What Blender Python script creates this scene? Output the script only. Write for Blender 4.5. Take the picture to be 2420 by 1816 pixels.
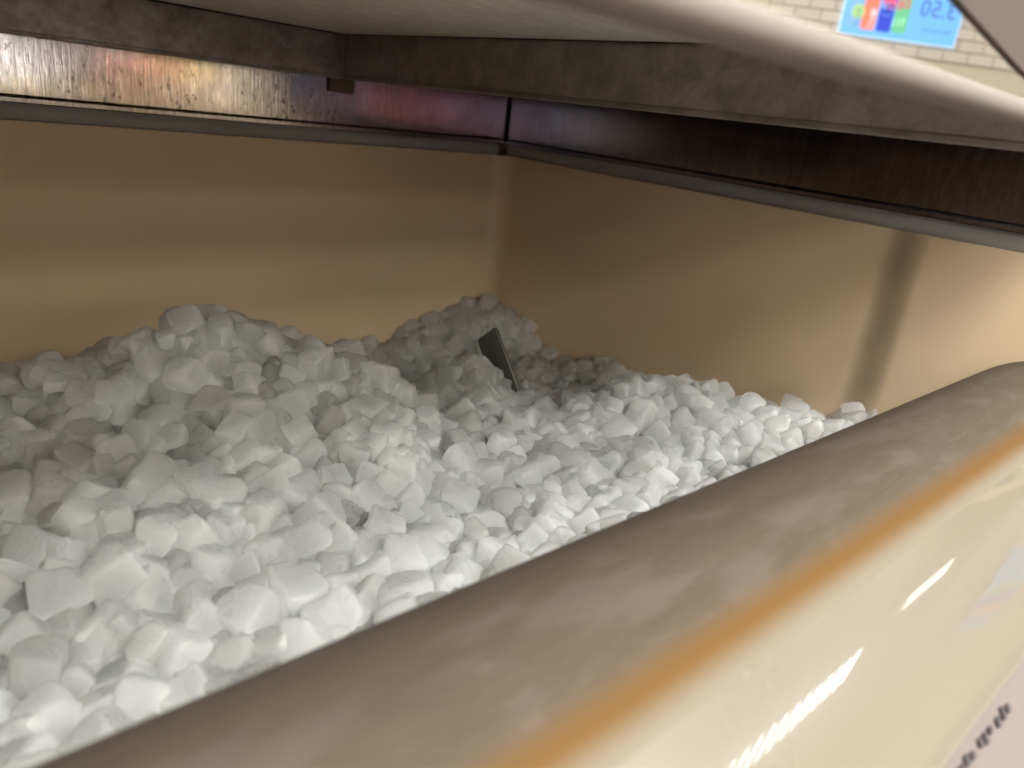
import bpy, bmesh, math, random
import numpy as np
from mathutils import Vector, Matrix, Quaternion, noise as mnoise
for o in list(bpy.data.objects): bpy.data.objects.remove(o)
sc = bpy.context.scene
col = sc.collection
R = math.radians

# ---------------------------------------------------------------- camera
cd = bpy.data.cameras.new('camera'); cam = bpy.data.objects.new('camera', cd); col.objects.link(cam)
right = Vector((0.74279874, -0.65925052, 0.11678522)); up = Vector((0.14774348, 0.33153478, 0.93180285)); back = Vector((-0.65300988, -0.67488772, 0.34366359))
m3 = Matrix((right, up, back)).transposed(); cam.matrix_world = m3.to_4x4()
cd.sensor_width = 36; cd.lens = 26.04; cd.clip_start = .01; cd.clip_end = 200
cd.dof.use_dof = True; cd.dof.focus_distance = .50; cd.dof.aperture_fstop = 7.2
sc.camera = cam

# ---------------------------------------------------------------- world (dim indoor room light), exposure
w = bpy.data.worlds.new('World'); sc.world = w; w.use_nodes = True
bgn = w.node_tree.nodes['Background']; bgn.inputs[0].default_value = (1.0, .93, .84, 1); bgn.inputs[1].default_value = .75
sc.view_settings.view_transform = 'Standard'; sc.view_settings.look = 'None'; sc.view_settings.exposure = 0.22; sc.view_settings.gamma = 1
LAMP = 30.0
sc.cycles.diffuse_bounces = 10; sc.cycles.glossy_bounces = 5; sc.cycles.transmission_bounces = 12; sc.cycles.max_bounces = 14

# ---------------------------------------------------------------- material helpers
def mat(name, base=(.5,.5,.5), rough=.5, metal=0., **kw):
    m = bpy.data.materials.new(name); m.use_nodes = True; nt = m.node_tree; b = nt.nodes['Principled BSDF']
    b.inputs['Base Color'].default_value = (*base, 1); b.inputs['Roughness'].default_value = rough; b.inputs['Metallic'].default_value = metal
    for k, v in kw.items(): b.inputs[k.replace('_', ' ')].default_value = v
    return m, nt, b
def coords(nt, scale=(1,1,1), obj=True):
    t = nt.nodes.new('ShaderNodeTexCoord'); mp = nt.nodes.new('ShaderNodeMapping'); mp.inputs['Scale'].default_value = scale
    nt.links.new(t.outputs['Object' if obj else 'Generated'], mp.inputs[0]); return mp.outputs[0]
def noise(nt, vec, scale, detail=4, rough=.55, dist=0):
    n = nt.nodes.new('ShaderNodeTexNoise'); n.inputs['Scale'].default_value = scale; n.inputs['Detail'].default_value = detail
    n.inputs['Roughness'].default_value = rough; n.inputs['Distortion'].default_value = dist
    if vec: nt.links.new(vec, n.inputs['Vector'])
    return n.outputs['Fac']
def ramp(nt, fac, stops):
    r = nt.nodes.new('ShaderNodeValToRGB'); nt.links.new(fac, r.inputs[0]); e = r.color_ramp.elements
    while len(e) > 1: e.remove(e[0])
    for i, (p, c) in enumerate(stops):
        if i == 0: e[0].position = p; el = e[0]
        else: el = e.new(p)
        c = c if isinstance(c, tuple) else (c, c, c); el.color = (*c, 1)
    return r.outputs[0]
def mix(nt, fac, a, b, mode='MIX'):
    n = nt.nodes.new('ShaderNodeMix'); n.data_type = 'RGBA'; n.blend_type = mode
    for s, v in ((0, fac), (6, a), (7, b)):
        if hasattr(v, 'is_linked') or isinstance(v, bpy.types.NodeSocket): nt.links.new(v, n.inputs[s])
        else: n.inputs[s].default_value = v if s == 0 else (*v, 1)
    return n.outputs[2]
def bump(nt, b, h, strength=.3, dist=.001, prev=None):
    n = nt.nodes.new('ShaderNodeBump'); n.inputs['Strength'].default_value = strength; n.inputs['Distance'].default_value = dist
    nt.links.new(h, n.inputs['Height'])
    if prev: nt.links.new(prev, n.inputs['Normal'])
    if b: nt.links.new(n.outputs[0], b.inputs['Normal'])
    return n.outputs[0]
def math_n(nt, op, a, b=None, c=None):
    n = nt.nodes.new('ShaderNodeMath'); n.operation = op
    for i, v in enumerate((a, b, c)):
        if v is None: continue
        if isinstance(v, bpy.types.NodeSocket): nt.links.new(v, n.inputs[i])
        else: n.inputs[i].default_value = v
    return n.outputs[0]

# cream liner plastic
def plastic(name, base, rough, rvar=.08, stain=None):
    m, nt, b = mat(name, base, rough)
    v = coords(nt); n1 = noise(nt, v, 9, 5); n2 = noise(nt, v, 160, 3)
    c = mix(nt, n1, tuple(x*.94 for x in base), tuple(min(1, x*1.04) for x in base))
    if stain:
        s = ramp(nt, noise(nt, v, 23, 6, .7), [(.66, 0.), (.74, .5)]); c = mix(nt, s, c, stain)
    nt.links.new(c, b.inputs['Base Color'])
    rr = math_n(nt, 'MULTIPLY_ADD', n1, rvar*2, rough - rvar); nt.links.new(rr, b.inputs['Roughness'])
    bump(nt, b, n2, .05, .0004)
    return m, nt, b
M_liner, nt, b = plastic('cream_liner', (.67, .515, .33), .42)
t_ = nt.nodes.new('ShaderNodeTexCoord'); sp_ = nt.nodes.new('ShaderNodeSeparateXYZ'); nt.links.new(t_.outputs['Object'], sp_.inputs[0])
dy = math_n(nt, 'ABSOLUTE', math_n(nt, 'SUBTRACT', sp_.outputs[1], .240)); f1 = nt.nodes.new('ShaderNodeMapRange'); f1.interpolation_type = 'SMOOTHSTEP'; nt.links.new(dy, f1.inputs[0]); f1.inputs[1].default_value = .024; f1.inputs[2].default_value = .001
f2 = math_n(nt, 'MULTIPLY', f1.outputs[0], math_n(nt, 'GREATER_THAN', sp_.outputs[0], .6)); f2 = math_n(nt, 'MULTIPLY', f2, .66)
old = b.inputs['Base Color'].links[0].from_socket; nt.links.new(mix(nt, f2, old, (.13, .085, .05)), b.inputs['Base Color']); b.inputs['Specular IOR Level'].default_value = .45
M_ledge, nt, b = plastic('cream_gloss', (.118, .103, .076), .28, .03); b.inputs['Coat Weight'].default_value = .9; b.inputs['Coat Roughness'].default_value = .004
# worn rim, its brown shade and amber shadow edge painted into the colour
M_rim, nt, b = mat('worn_rim_painted_shade', (.2, .16, .12), .6); b.inputs['Specular IOR Level'].default_value = .14
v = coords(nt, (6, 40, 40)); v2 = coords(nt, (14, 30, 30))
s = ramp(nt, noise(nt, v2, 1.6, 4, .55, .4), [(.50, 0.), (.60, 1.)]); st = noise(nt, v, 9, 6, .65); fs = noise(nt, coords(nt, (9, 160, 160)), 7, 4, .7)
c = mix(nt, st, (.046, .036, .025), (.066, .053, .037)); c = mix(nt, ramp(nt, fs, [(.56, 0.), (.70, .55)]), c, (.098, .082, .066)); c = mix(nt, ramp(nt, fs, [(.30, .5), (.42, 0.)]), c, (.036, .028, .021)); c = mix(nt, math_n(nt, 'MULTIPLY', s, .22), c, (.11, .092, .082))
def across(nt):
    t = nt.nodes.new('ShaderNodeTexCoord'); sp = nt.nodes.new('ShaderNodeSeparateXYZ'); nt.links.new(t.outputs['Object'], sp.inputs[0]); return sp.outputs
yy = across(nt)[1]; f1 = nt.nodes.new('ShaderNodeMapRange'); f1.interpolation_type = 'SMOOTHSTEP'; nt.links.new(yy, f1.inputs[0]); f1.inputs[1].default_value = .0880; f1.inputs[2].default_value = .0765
c = mix(nt, f1.outputs[0], c, (.085, .044, .0105))  # amber glow of the shadow edge, put into the colour
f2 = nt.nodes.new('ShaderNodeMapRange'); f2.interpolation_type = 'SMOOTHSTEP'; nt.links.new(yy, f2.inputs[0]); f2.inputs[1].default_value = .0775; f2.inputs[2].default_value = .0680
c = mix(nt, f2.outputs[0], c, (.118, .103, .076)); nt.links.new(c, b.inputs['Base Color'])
bump(nt, b, st, .12, .0008)
M_label, nt, b = plastic('pink_label', (.112, .092, .084), .6)
M_ink, *_ = mat('grey_ink', (.035, .028, .03), .7)
# gasket
M_gasket, nt, b = mat('slate_gasket', (.20, .20, .19), .55); v = coords(nt, (3, 3, 20)); bump(nt, b, noise(nt, v, 60, 3), .1, .0003)
nt.links.new(mix(nt, noise(nt, v, 12, 4), (.30, .31, .30), (.38, .385, .37)), b.inputs['Base Color'])
M_black, *_ = mat('black_seam', (.01, .01, .011), .6)
# wet, streaked stainless trim
def steel(name, base, rough, drops, streak, metal=1., smear=.0):
    m, nt, b = mat(name, base, rough, metal)
    vs = coords(nt, (1, 1, .045)); v = coords(nt)
    st = noise(nt, vs, 520, 3, .65); st2 = noise(nt, coords(nt, (1, 1, .16)), 300, 4, .7, .3); mo = noise(nt, v, 30, 5, .62)
    dn = noise(nt, coords(nt, (1, 1, .6)), 300, 2, .5); patch = ramp(nt, noise(nt, v, 16, 3, .6), [(.40, 0.), (.60, 1.)])
    dr = math_n(nt, 'MULTIPLY', ramp(nt, dn, [(.62, 0.), (.68, 1.)]), patch)
    tone = ramp(nt, st2, [(.30, tuple(x*.45 for x in base)), (.52, tuple(x*.85 for x in base)), (.70, tuple(min(1, x*1.45) for x in base))])
    col_ = mix(nt, math_n(nt, 'MULTIPLY', dr, drops), mix(nt, mo, tuple(x*.7 for x in base), tone), (.03, .026, .024))
    nt.links.new(col_, b.inputs['Base Color'])
    rr = math_n(nt, 'ADD', math_n(nt, 'MULTIPLY_ADD', st, .12, rough-.06), math_n(nt, 'MULTIPLY', patch, .05)); nt.links.new(rr, b.inputs['Roughness'])
    n = bump(nt, None, st, streak, .0008); nt.links.new(n, b.inputs['Normal'])
    return m
M_trimA = steel('wet_steel', (.40, .385, .385), .10, .8, .10)
M_trimB = steel('dark_steel', (.27, .262, .30), .12, .3, .10)
def beam_mat(name, a_, b_, rough, metal):
    m, nt, b = mat(name, a_, rough, metal); v = coords(nt); 
    mo = noise(nt, v, 55, 6, .68, .3); big = noise(nt, v, 9, 3); fine = noise(nt, v, 700, 2)
    c = mix(nt, ramp(nt, mo, [(.38, 0.), (.62, 1.)]), a_, b_); c = mix(nt, math_n(nt, 'MULTIPLY', ramp(nt, big, [(.4, 0.), (.65, 1.)]), .5), c, tuple(x*.6 for x in a_))
    sp = ramp(nt, noise(nt, v, 420, 2), [(.70, 0.), (.76, .6)]); c = mix(nt, sp, c, (.30, .27, .24)); nt.links.new(c, b.inputs['Base Color'])
    nt.links.new(math_n(nt, 'MULTIPLY_ADD', mo, .3, rough-.15), b.inputs['Roughness']); bump(nt, b, math_n(nt, 'ADD', mo, math_n(nt,'MULTIPLY',fine,.4)), .3, .0006); return m
M_beamA = beam_mat('mottled_steel', (.24, .21, .20), (.44, .41, .40), .45, .5)
M_beamB = beam_mat('brown_steel', (.20, .18, .17), (.33, .30, .28), .5, .4)
M_flange = beam_mat('pale_flange', (.20, .18, .16), (.30, .27, .24), .5, .6)
M_under, nt, b = mat('brushed_steel', (.45, .42, .37), .40, .35)
v = coords(nt, (4, 60, 60)); sc1 = noise(nt, v, 7, 5, .7, .4); v2 = coords(nt, (10, 28, 10)); wv = noise(nt, v2, 5, 5, .7, 1.2)
c = mix(nt, sc1, (.66, .64, .58), (.85, .82, .76)); c = mix(nt, ramp(nt, wv, [(.50, 0.), (.60, .9)]), c, (.95, .92, .85)); nt.links.new(c, b.inputs['Base Color']); bump(nt, b, sc1, .15, .0005)
M_weld, nt, b = mat('weld', (.26, .24, .20), .5, .7); bump(nt, b, noise(nt, coords(nt), 500, 3), .8, .001)
M_tab, *_ = mat('olive_tab', (.11, .088, .05), .6)
M_mirror, nt, b = mat('polished_panel', (.92, .91, .88), .02, 1.0); v = coords(nt); nt.links.new(math_n(nt, 'MULTIPLY', ramp(nt, noise(nt, v, 14, 4), [(.5, .0), (.8, .12)]), .3), b.inputs['Roughness'])
bump(nt, b, noise(nt, v, 7, 2), .05, .001)
M_edge, nt, b = plastic('beige_door_edge', (.115, .098, .082), .85)
M_gusset, *_ = mat('brown_bracket', (.05, .034, .026), .9)
M_plate, nt, b = mat('dark_plate', (.13, .13, .128), .5, .0)
M_bright, *_ = mat('bright_edge', (.75, .74, .70), .25, 1.0)
M_blackedge, *_ = mat('black_edge', (.012, .012, .012), .4)
# ice
def ice_mat(name, base, trans, rough, sss, sparkle, rad=.006, tl=.35):
    m, nt, b = mat(name, base, rough)
    b.inputs['Subsurface Weight'].default_value = sss; b.inputs['Subsurface Radius'].default_value = (1., 1.05, 1.1); b.inputs['Subsurface Scale'].default_value = rad
    b.inputs['IOR'].default_value = 1.31; b.inputs['Transmission Weight'].default_value = trans
    v = coords(nt); g = nt.nodes.new('ShaderNodeNewGeometry'); oi = nt.nodes.new('ShaderNodeObjectInfo')
    rnd = math_n(nt, 'FRACT', math_n(nt, 'ADD', g.outputs['Random Per Island'], oi.outputs['Random']))
    # shift the texture per chunk
    cv = nt.nodes.new('ShaderNodeCombineXYZ'); nt.links.new(math_n(nt, 'MULTIPLY', rnd, 9.), cv.inputs[0]); nt.links.new(math_n(nt, 'MULTIPLY', rnd, 5.), cv.inputs[1])
    va = nt.nodes.new('ShaderNodeVectorMath'); va.operation = 'ADD'; nt.links.new(v, va.inputs[0]); nt.links.new(cv.outputs[0], va.inputs[1]); v = va.outputs[0]
    tint = ramp(nt, rnd, [(0., (base[0]*.93, base[1]*.95, base[2]*.95)), (.3, base), (.6, (base[0]*1.0, base[1]*.965, base[2]*.96)), (.8, base), (1., (base[0]*.96, base[1]*.98, base[2]))])
    cl = noise(nt, v, 75, 3, .6); c = mix(nt, ramp(nt, cl, [(.4, 0.), (.7, .35)]), tint, tuple(x*.95 for x in base))
    edge = ramp(nt, g.outputs['Pointiness'], [(.50, 0.), (.60, 1.)]); c = mix(nt, edge, mix(nt, 1., c, (.96, .96, .96), 'MULTIPLY'), (.985, .99, .99)); nt.links.new(c, b.inputs['Base Color'])  # pale edges paint in the light scattered by thin ice
    mask = ramp(nt, noise(nt, v, 62, 2, .5), [(.46, 0.), (.66, 1.)])
    fine = noise(nt, v, 900, 3, .7); med = noise(nt, v, 210, 4, .6)
    h = math_n(nt, 'ADD', math_n(nt, 'MULTIPLY', math_n(nt, 'MULTIPLY', fine, mask), sparkle), math_n(nt, 'MULTIPLY', med, .8))
    bump(nt, b, h, .4, .0008)
    nt.links.new(math_n(nt, 'MULTIPLY_ADD', mask, -.5*rough, rough*1.15), b.inputs['Roughness'])
    gl = noise(nt, v, 520, 2, .6); cb = bump(nt, None, gl, 1., .0018)
    lw = nt.nodes.new('ShaderNodeFresnel'); lw.inputs['IOR'].default_value = 1.42; nt.links.new(cb, lw.inputs['Normal'])
    gs = nt.nodes.new('ShaderNodeBsdfGlossy'); gs.inputs['Roughness'].default_value = .13 if sparkle < 1.2 else .07; nt.links.new(cb, gs.inputs['Normal'])
    tr = nt.nodes.new('ShaderNodeBsdfTranslucent'); tr.inputs[0].default_value = (.985, .992, .982, 1); ms = nt.nodes.new('ShaderNodeMixShader'); ms.inputs[0].default_value = tl
    nt.links.new(b.outputs[0], ms.inputs[1]); nt.links.new(tr.outputs[0], ms.inputs[2]); m2 = nt.nodes.new('ShaderNodeMixShader'); nt.links.new(math_n(nt, 'MULTIPLY', lw.outputs[0], math_n(nt, 'MULTIPLY_ADD', mask, .42+(sparkle-1)*1.7, .10)), m2.inputs[0]); nt.links.new(ms.outputs[0], m2.inputs[1]); nt.links.new(gs.outputs[0], m2.inputs[2]); nt.links.new(m2.outputs[0], nt.nodes['Material Output'].inputs['Surface'])
    return m
M_ice = ice_mat('frosted_ice', (.992, .997, .985), .40, .36, 0., 1.0, .006, .80)
M_wet = ice_mat('wet_ice', (.965, .940, .900), .70, .14, 0., 1.3, .02, .60)

# ---------------------------------------------------------------- object helpers
def obj(name, verts, faces, m, parent=None, smooth=False, loc=None, **props):
    me = bpy.data.meshes.new(name); me.from_pydata([tuple(v) for v in verts], [], faces); me.materials.append(m)
    bm = bmesh.new(); bm.from_mesh(me); bmesh.ops.recalc_face_normals(bm, faces=bm.faces); bm.to_mesh(me); bm.free()
    if smooth: me.polygons.foreach_set('use_smooth', [True]*len(me.polygons))
    o = bpy.data.objects.new(name, me); col.objects.link(o)
    if loc: o.location = loc
    if parent:
        o.parent = parent; o.matrix_parent_inverse = Matrix.Translation(-parent.location)
    for k, v in props.items(): o[k] = v
    return o
def tag(o, label, cat, group=None):
    o['label'] = label; o['category'] = cat
    if group: o['group'] = group
    return o
def empty(name, loc, label, cat, group=None):
    o = bpy.data.objects.new(name, None); col.objects.link(o); o.location = loc; o.empty_display_size = .05; return tag(o, label, cat, group)
def box_vf(x0, x1, y0, y1, z0, z1):
    return [(x0,y0,z0),(x1,y0,z0),(x1,y1,z0),(x0,y1,z0),(x0,y0,z1),(x1,y0,z1),(x1,y1,z1),(x0,y1,z1)], [(0,3,2,1),(4,5,6,7),(0,1,5,4),(1,2,6,5),(2,3,7,6),(3,0,4,7)]
def box(name, x0, x1, y0, y1, z0, z1, m, parent=None, bevel=0, **props):
    v, f = box_vf(x0, x1, y0, y1, z0, z1); o = obj(name, v, f, m, parent, **props)
    if bevel:
        bm = bmesh.new(); bm.from_mesh(o.data); bmesh.ops.bevel(bm, geom=bm.edges[:], offset=bevel, segments=3, affect='EDGES', profile=.5); bm.to_mesh(o.data); bm.free()
        o.data.polygons.foreach_set('use_smooth', [True]*len(o.data.polygons))
        o.data.set_sharp_from_angle(angle=R(40))
    return o
def extrude_x(name, prof, x0, x1, m, parent=None, closed=True, smooth=True, nx=1, jit=0, **props):
    """profile (y,z) swept along x"""
    k = len(prof); V = []; Fc = []
    for i in range(nx+1):
        x = x0 + (x1-x0)*i/nx
        V += [(x, y, z) for y, z in prof]
    for i in range(nx):
        for j in range(k if closed else k-1):
            a = i*k+j; b_ = i*k+(j+1) % k; Fc.append((a, b_, b_+k, a+k))
    if closed: Fc += [tuple(range(k)), tuple(range(nx*k+k-1, nx*k-1, -1))]
    o = obj(name, V, Fc, m, parent, smooth, **props)
    if smooth: o.data.set_sharp_from_angle(angle=R(35))
    return o
def spline(pts, n=6):
    out = []; P = [pts[0]] + list(pts) + [pts[-1]]
    for i in range(1, len(P)-2):
        p0, p1, p2, p3 = [np.array(P[i+k-1], float) for k in range(4)]
        for t in np.linspace(0, 1, n, endpoint=False):
            out.append(tuple(.5*((2*p1) + (-p0+p2)*t + (2*p0-5*p1+4*p2-p3)*t*t + (-p0+3*p1-3*p2+p3)*t**3)))
    out.append(tuple(pts[-1])); return out

# ================================================================= ICE BIN
XB, YA = .66, .75                         # inner faces of the side and the back wall
XL = -.24
ZT = -.055
bin_ = empty('ice_bin', (.2, .4, -.62), 'open cream plastic ice bin heaped with ice, grey strip and steel trim along its walls', 'ice bin')
# liner: inner outline with rounded corners and the vertical groove of the side wall, extruded
def arc(cx, cy, r, a0, a1, n=8): return [(cx+r*math.cos(R(a0+(a1-a0)*i/n)), cy+r*math.sin(R(a0+(a1-a0)*i/n))) for i in range(n+1)]
rf = .022
path = [(XL, .12)] + arc(XL+rf, YA-rf, rf, 180, 90) + arc(XB-rf, YA-rf, rf, 90, 0)
gy = .240; gw = .013; gd = .0015
path += [(XB, y) for y in (.6, .45, .32, gy+gw*1.6)]
for i in range(13):
    t = i/12; y = gy+gw*1.3 - t*gw*2.6; path.append((XB + gd*(math.sin(math.pi*t)**.8 if 0 < t < 1 else 0), y))
path += [(XB, gy-gw*1.6), (XB, .15), (XB, .02)]
outer = []
for x, y in path:
    outer.append((XL-.05 if x < XL+.03 and y < YA-.001 else (XB+.06 if x > XB-.03 and y < YA-.001 else x), y if y < YA-rf*1.2 else YA+.06))
zs = [-.62, -.40, -.2, -.10, ZT]
V = []; Fc = []; k = len(path)
for z in zs: V += [(x, y, z) for x, y in path]
for i in range(len(zs)-1):
    for j in range(k-1): a = i*k+j; Fc.append((a, a+1, a+k+1, a+k))
n0 = len(V); V += [(x, y, ZT) for x, y in outer] + [(x, y, -.62) for x, y in outer]
top = (len(zs)-1)*k
for j in range(k-1):
    Fc.append((top+j, top+j+1, n0+j+1, n0+j)); Fc.append((n0+j, n0+j+1, n0+k+j+1, n0+k+j))
lin = obj('liner_wall', V, Fc, M_liner, bin_, True); lin.data.set_sharp_from_angle(angle=R(50))
box('front_face', XL-.09, XB+.09, -.022, -.012, -1.0, -.2525, M_label, bin_)
box('bin_floor', XL, XB, .1, YA, -.64, -.61, M_liner, bin_)
# grey strip along the top of the liner, back and side, with rounded face
def strip_prof(d, z0, z1, off): return [(off, z0), (off-d*.8, z0), (off-d, z0+.002), (off-d, z1-.003), (off-d*.7, z1), (off, z1)]
extrude_x('grey_strip', strip_prof(.006, ZT-.0005, -.0415, YA+.012), XL, XB-.0045, M_gasket, bin_)
g2 = [( XB+.012-(YA+.012-y), z) for y, z in strip_prof(.006, ZT-.0005, -.0415, YA+.012)]
def extrude_y(name, prof, y0, y1, m, parent=None, smooth=True, **props):
    k = len(prof); V = [(x, y0, z) for x, z in prof] + [(x, y1, z) for x, z in prof]
    Fc = [(j, (j+1) % k, (j+1) % k+k, j+k) for j in range(k)] + [tuple(range(k)), tuple(range(2*k-1, k-1, -1))]
    o = obj(name, V, Fc, m, parent, smooth, **props)
    if smooth: o.data.set_sharp_from_angle(angle=R(35))
    return o
extrude_y('grey_strip', [(x, z) for x, z in g2], .02, YA+.006-.0045, M_gasket, bin_)
# black gap over the strip
box('seam', XL, XB+.02, YA+.003, YA+.05, -.0413, -.0405, M_black, bin_); box('seam', XB+.003, XB+.05, .02, YA+.002, -.0413, -.0405, M_black, bin_)
# steel trims: vertical band with two folded beads at its foot
pa = [(YA+.03, .055), (YA+.0015, .055), (YA+.0015, -.0345), (YA+.0003, -.0352), (YA+.0015, -.0360), (YA+.0000, -.0372), (YA+.0000, -.0404), (YA+.03, -.0400)]
extrude_x('steel_trim', pa, XL, XB-.0005, M_trimA, bin_, smooth=True)
pb = [(x-YA+XB, z) for x, z in pa]
extrude_y('steel_trim', pb, .02, YA-.001, M_trimB, bin_)
box('corner_seam', XB-.0006, XB+.001, YA-.0012, YA+.001, -.0395, .055, M_black, bin_)
# rear/side outer skin so nothing leaks in
box('outer_skin', XL-.09, XB+.1, YA+.07, YA+.09, -.63, .06, M_liner, bin_)
box('outer_skin', XB+.07, XB+.09, .0, YA+.068, -.63, .06, M_liner, bin_)
box('outer_skin', XL-.09, XL-.07, .0, YA+.068, -.63, .06, M_liner, bin_)
# front rim: from the inner slope over the crest to the glossy front
rim = spline([(.24, -.60), (.236, -.42), (.222, -.29), (.2105, -.227), (.198, -.198), (.172, -.168), (.148, -.1435), (.128, -.1315), (.108, -.1268), (.092, -.1277), (.082, -.1296), (.0745, -.1315), (.0676, -.13385)], 6)
lz = spline([(.0724, -.13277), (.063, -.1375), (.0535, -.1440), (.0425, -.1530), (.0345, -.1625), (.0315, -.1690), (.0325, -.1745)], 6)
lab = spline([(.0322, -.1730), (.029, -.1735), (.022, -.1850), (.008, -.2080), (-.02, -.2500)], 4)
XR = 1.25
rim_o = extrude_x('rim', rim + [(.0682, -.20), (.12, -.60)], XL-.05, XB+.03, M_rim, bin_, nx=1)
ledge = extrude_x('front_ledge', [(y-.0047, z-.00104) for y, z in lz] + [(.04, -.22), (.07, -.22), (.075, -.16)], XL-.05, XB+.10, M_ledge, bin_)
label = extrude_x('front_label', lab + [(-.015, -.252), (.03, -.20)], XL-.05, XB+.10, M_label, bin_, label='pale pink printed panel along the bin front')
# worn illegible print on the label
for i, (px_, t_, ln) in enumerate(((.240, .1, .0030), (.2445, .2, .0022), (.249, .0, .0036), (.254, .3, .0024), (.262, .1, .0030), (.267, .4, .0040), (.272, .2, .0024), (.280, .5, .0034), (.286, .3, .0046), (.291, .5, .0030))):
    A = Vector((px_, .0247 - .0014*t_, -.1797 - .0023*t_)); u_ = Vector((0, -.52, -.85)).normalized(); n_ = Vector((0, -.85, .52))
    A += n_*.0008
    hw = .0015; V = [A-Vector((hw, 0, 0))-u_*ln*.5, A+Vector((hw, 0, 0))-u_*ln*.4, A+Vector((hw*1.3, 0, 0))+u_*ln*.5, A-Vector((hw*.8, 0, 0))+u_*ln*.45]
    obj('print_mark', V + [v_-n_*.0012 for v_ in V], [(0, 1, 2, 3), (7, 6, 5, 4), (0, 4, 5, 1), (1, 5, 6, 2), (2, 6, 7, 3), (3, 7, 4, 0)], M_ink, bin_)
# lettering helper, laid on its slope
def text_mesh(body, size, bold=0.0, align='LEFT'):
    cu = bpy.data.curves.new('t', 'FONT'); cu.body = body; cu.size = size; cu.align_x = align; cu.offset = bold; cu.resolution_u = 2
    o = bpy.data.objects.new('t', cu); col.objects.link(o); bpy.context.view_layer.update()
    me = bpy.data.meshes.new_from_object(o.evaluated_get(bpy.context.evaluated_depsgraph_get())); V = [v.co[:] for v in me.vertices]; Fc = [tuple(p.vertices) for p in me.polygons]
    bpy.data.objects.remove(o); bpy.data.meshes.remove(me); return V, Fc

# ================================================================= ICE MACHINE over the bin
mach = empty('ice_machine', (.2, .45, .05), 'steel ice machine over the bin with dark underside frame and polished front panel', 'ice machine')
ZP = .050
box('bottom_panel', XL-.02, .396, .105, .7015, ZP, ZP+.004, M_under, mach)
box('top_closure', .402, XB+.09, .1, YA+.09, .0553, .06, M_beamB, mach)
box('top_closure', XL-.09, .4005, .707, YA+.09, .0556, .0602, M_beamB, mach)
box('back_beam', XL, .3955, .700, .7055, .0100, .0488, M_beamA, mach, bevel=.0006)
box('side_beam', .3970, .4015, .10, .7055, .0105, .0495, M_beamB, mach, bevel=.0006)
fl = [(.3965, .0098), (.3955, .0108), (.3957, .0128), (.3966, .0138), (.3972, .0125), (.4020, .0122), (.4060, .0098)]
extrude_y('flange', fl, .10, .700, M_flange, mach)
extrude_x('flange', [(.7000, .0096), (.6990, .0104), (.6992, .0122), (.7002, .0130), (.7055, .012), (.7055, .0096)], XL, .3950, M_beamA, mach)
box('seam', XL, .396, .6985, .7012, .0490, .0500, M_black, mach); box('seam', .3948, .3985, .10, .698, .0496, .0500, M_black, mach)
# weld bead in the frame corner
V = []; Fc = []; random.seed(3); nz = 40
for i in range(nz+1):
    z = .0105 + (.0490-.0105)*i/nz; rr = .0013*(1+.35*math.sin(i*1.9)+random.uniform(-.2, .2))
    for a in range(8): V.append((.3952+rr*math.cos(a*math.pi/4), .6992+rr*math.sin(a*math.pi/4), z))
for i in range(nz):
    for a in range(8): Fc.append((i*8+a, i*8+(a+1) % 8, i*8+8+(a+1) % 8, i*8+8+a))
obj('weld_bead', V, Fc, M_weld, mach, True)
box('corner_tab', .4080, .4370, .7478, .7505, -.0032, .0125, M_tab, mach, bevel=.0004)
# housing and polished front panel with rolled lower edge
box('housing', XL-.09, XB+.09, .112, YA+.09, .062, .85, M_under, mach)
box('front_panel', XL-.09, XB+.30, .100, .104, .0235, .85, M_mirror, mach, label='polished upright front panel mirroring the store wall')
roll = [(.1005+.0065*math.cos(R(a)), .0235+.0068*math.sin(R(a))) for a in range(90, 451, 12)][:-1]
roll = spline([(.1000, .0275), (.0975, .0258), (.0966, .0232), (.0978, .0205), (.1010, .0190), (.1060, .0196), (.1085, .0225), (.1085, .0600)], 5)
extrude_x('rolled_edge', roll + [(.1050, .0600), (.1045, .0285)], XL-.09, XB+.30, M_edge, mach)
V = [(.2455-.02, .0945, .0438+.0075*.0), (.3259+.10, .0945, .0338-.0125), (.44, .0945, .12), (.22, .0945, .12)]
V = [(.2440, .0945, .0442), (.3259, .0945, .0338), (.42, .0945, .0225), (.46, .0945, .13), (.16, .0945, .13), (.2160, .0945, .0480)]
V2 = [(x, y+.004, z) for x, y, z in V]; k = len(V)
pg = [(.165, .0590), (.2475, .0470), (.3285, .0362), (.3700, .0320), (.50, .0320), (.50, .085), (.165, .085)]
k = len(pg); V = [(x, .0984, z) for x, z in [(x_+.004, z_) for x_, z_ in pg]] + [(x, .0996, z) for x, z in [(x_+.004, z_) for x_, z_ in pg]]
obj('bracket', V, [tuple(range(k)), tuple(range(2*k-1, k-1, -1))] + [(j, (j+1) % k, (j+1) % k+k, j+k) for j in range(k)], M_gusset, mach, label='dark brown slanted bracket on the polished panel')


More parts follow.
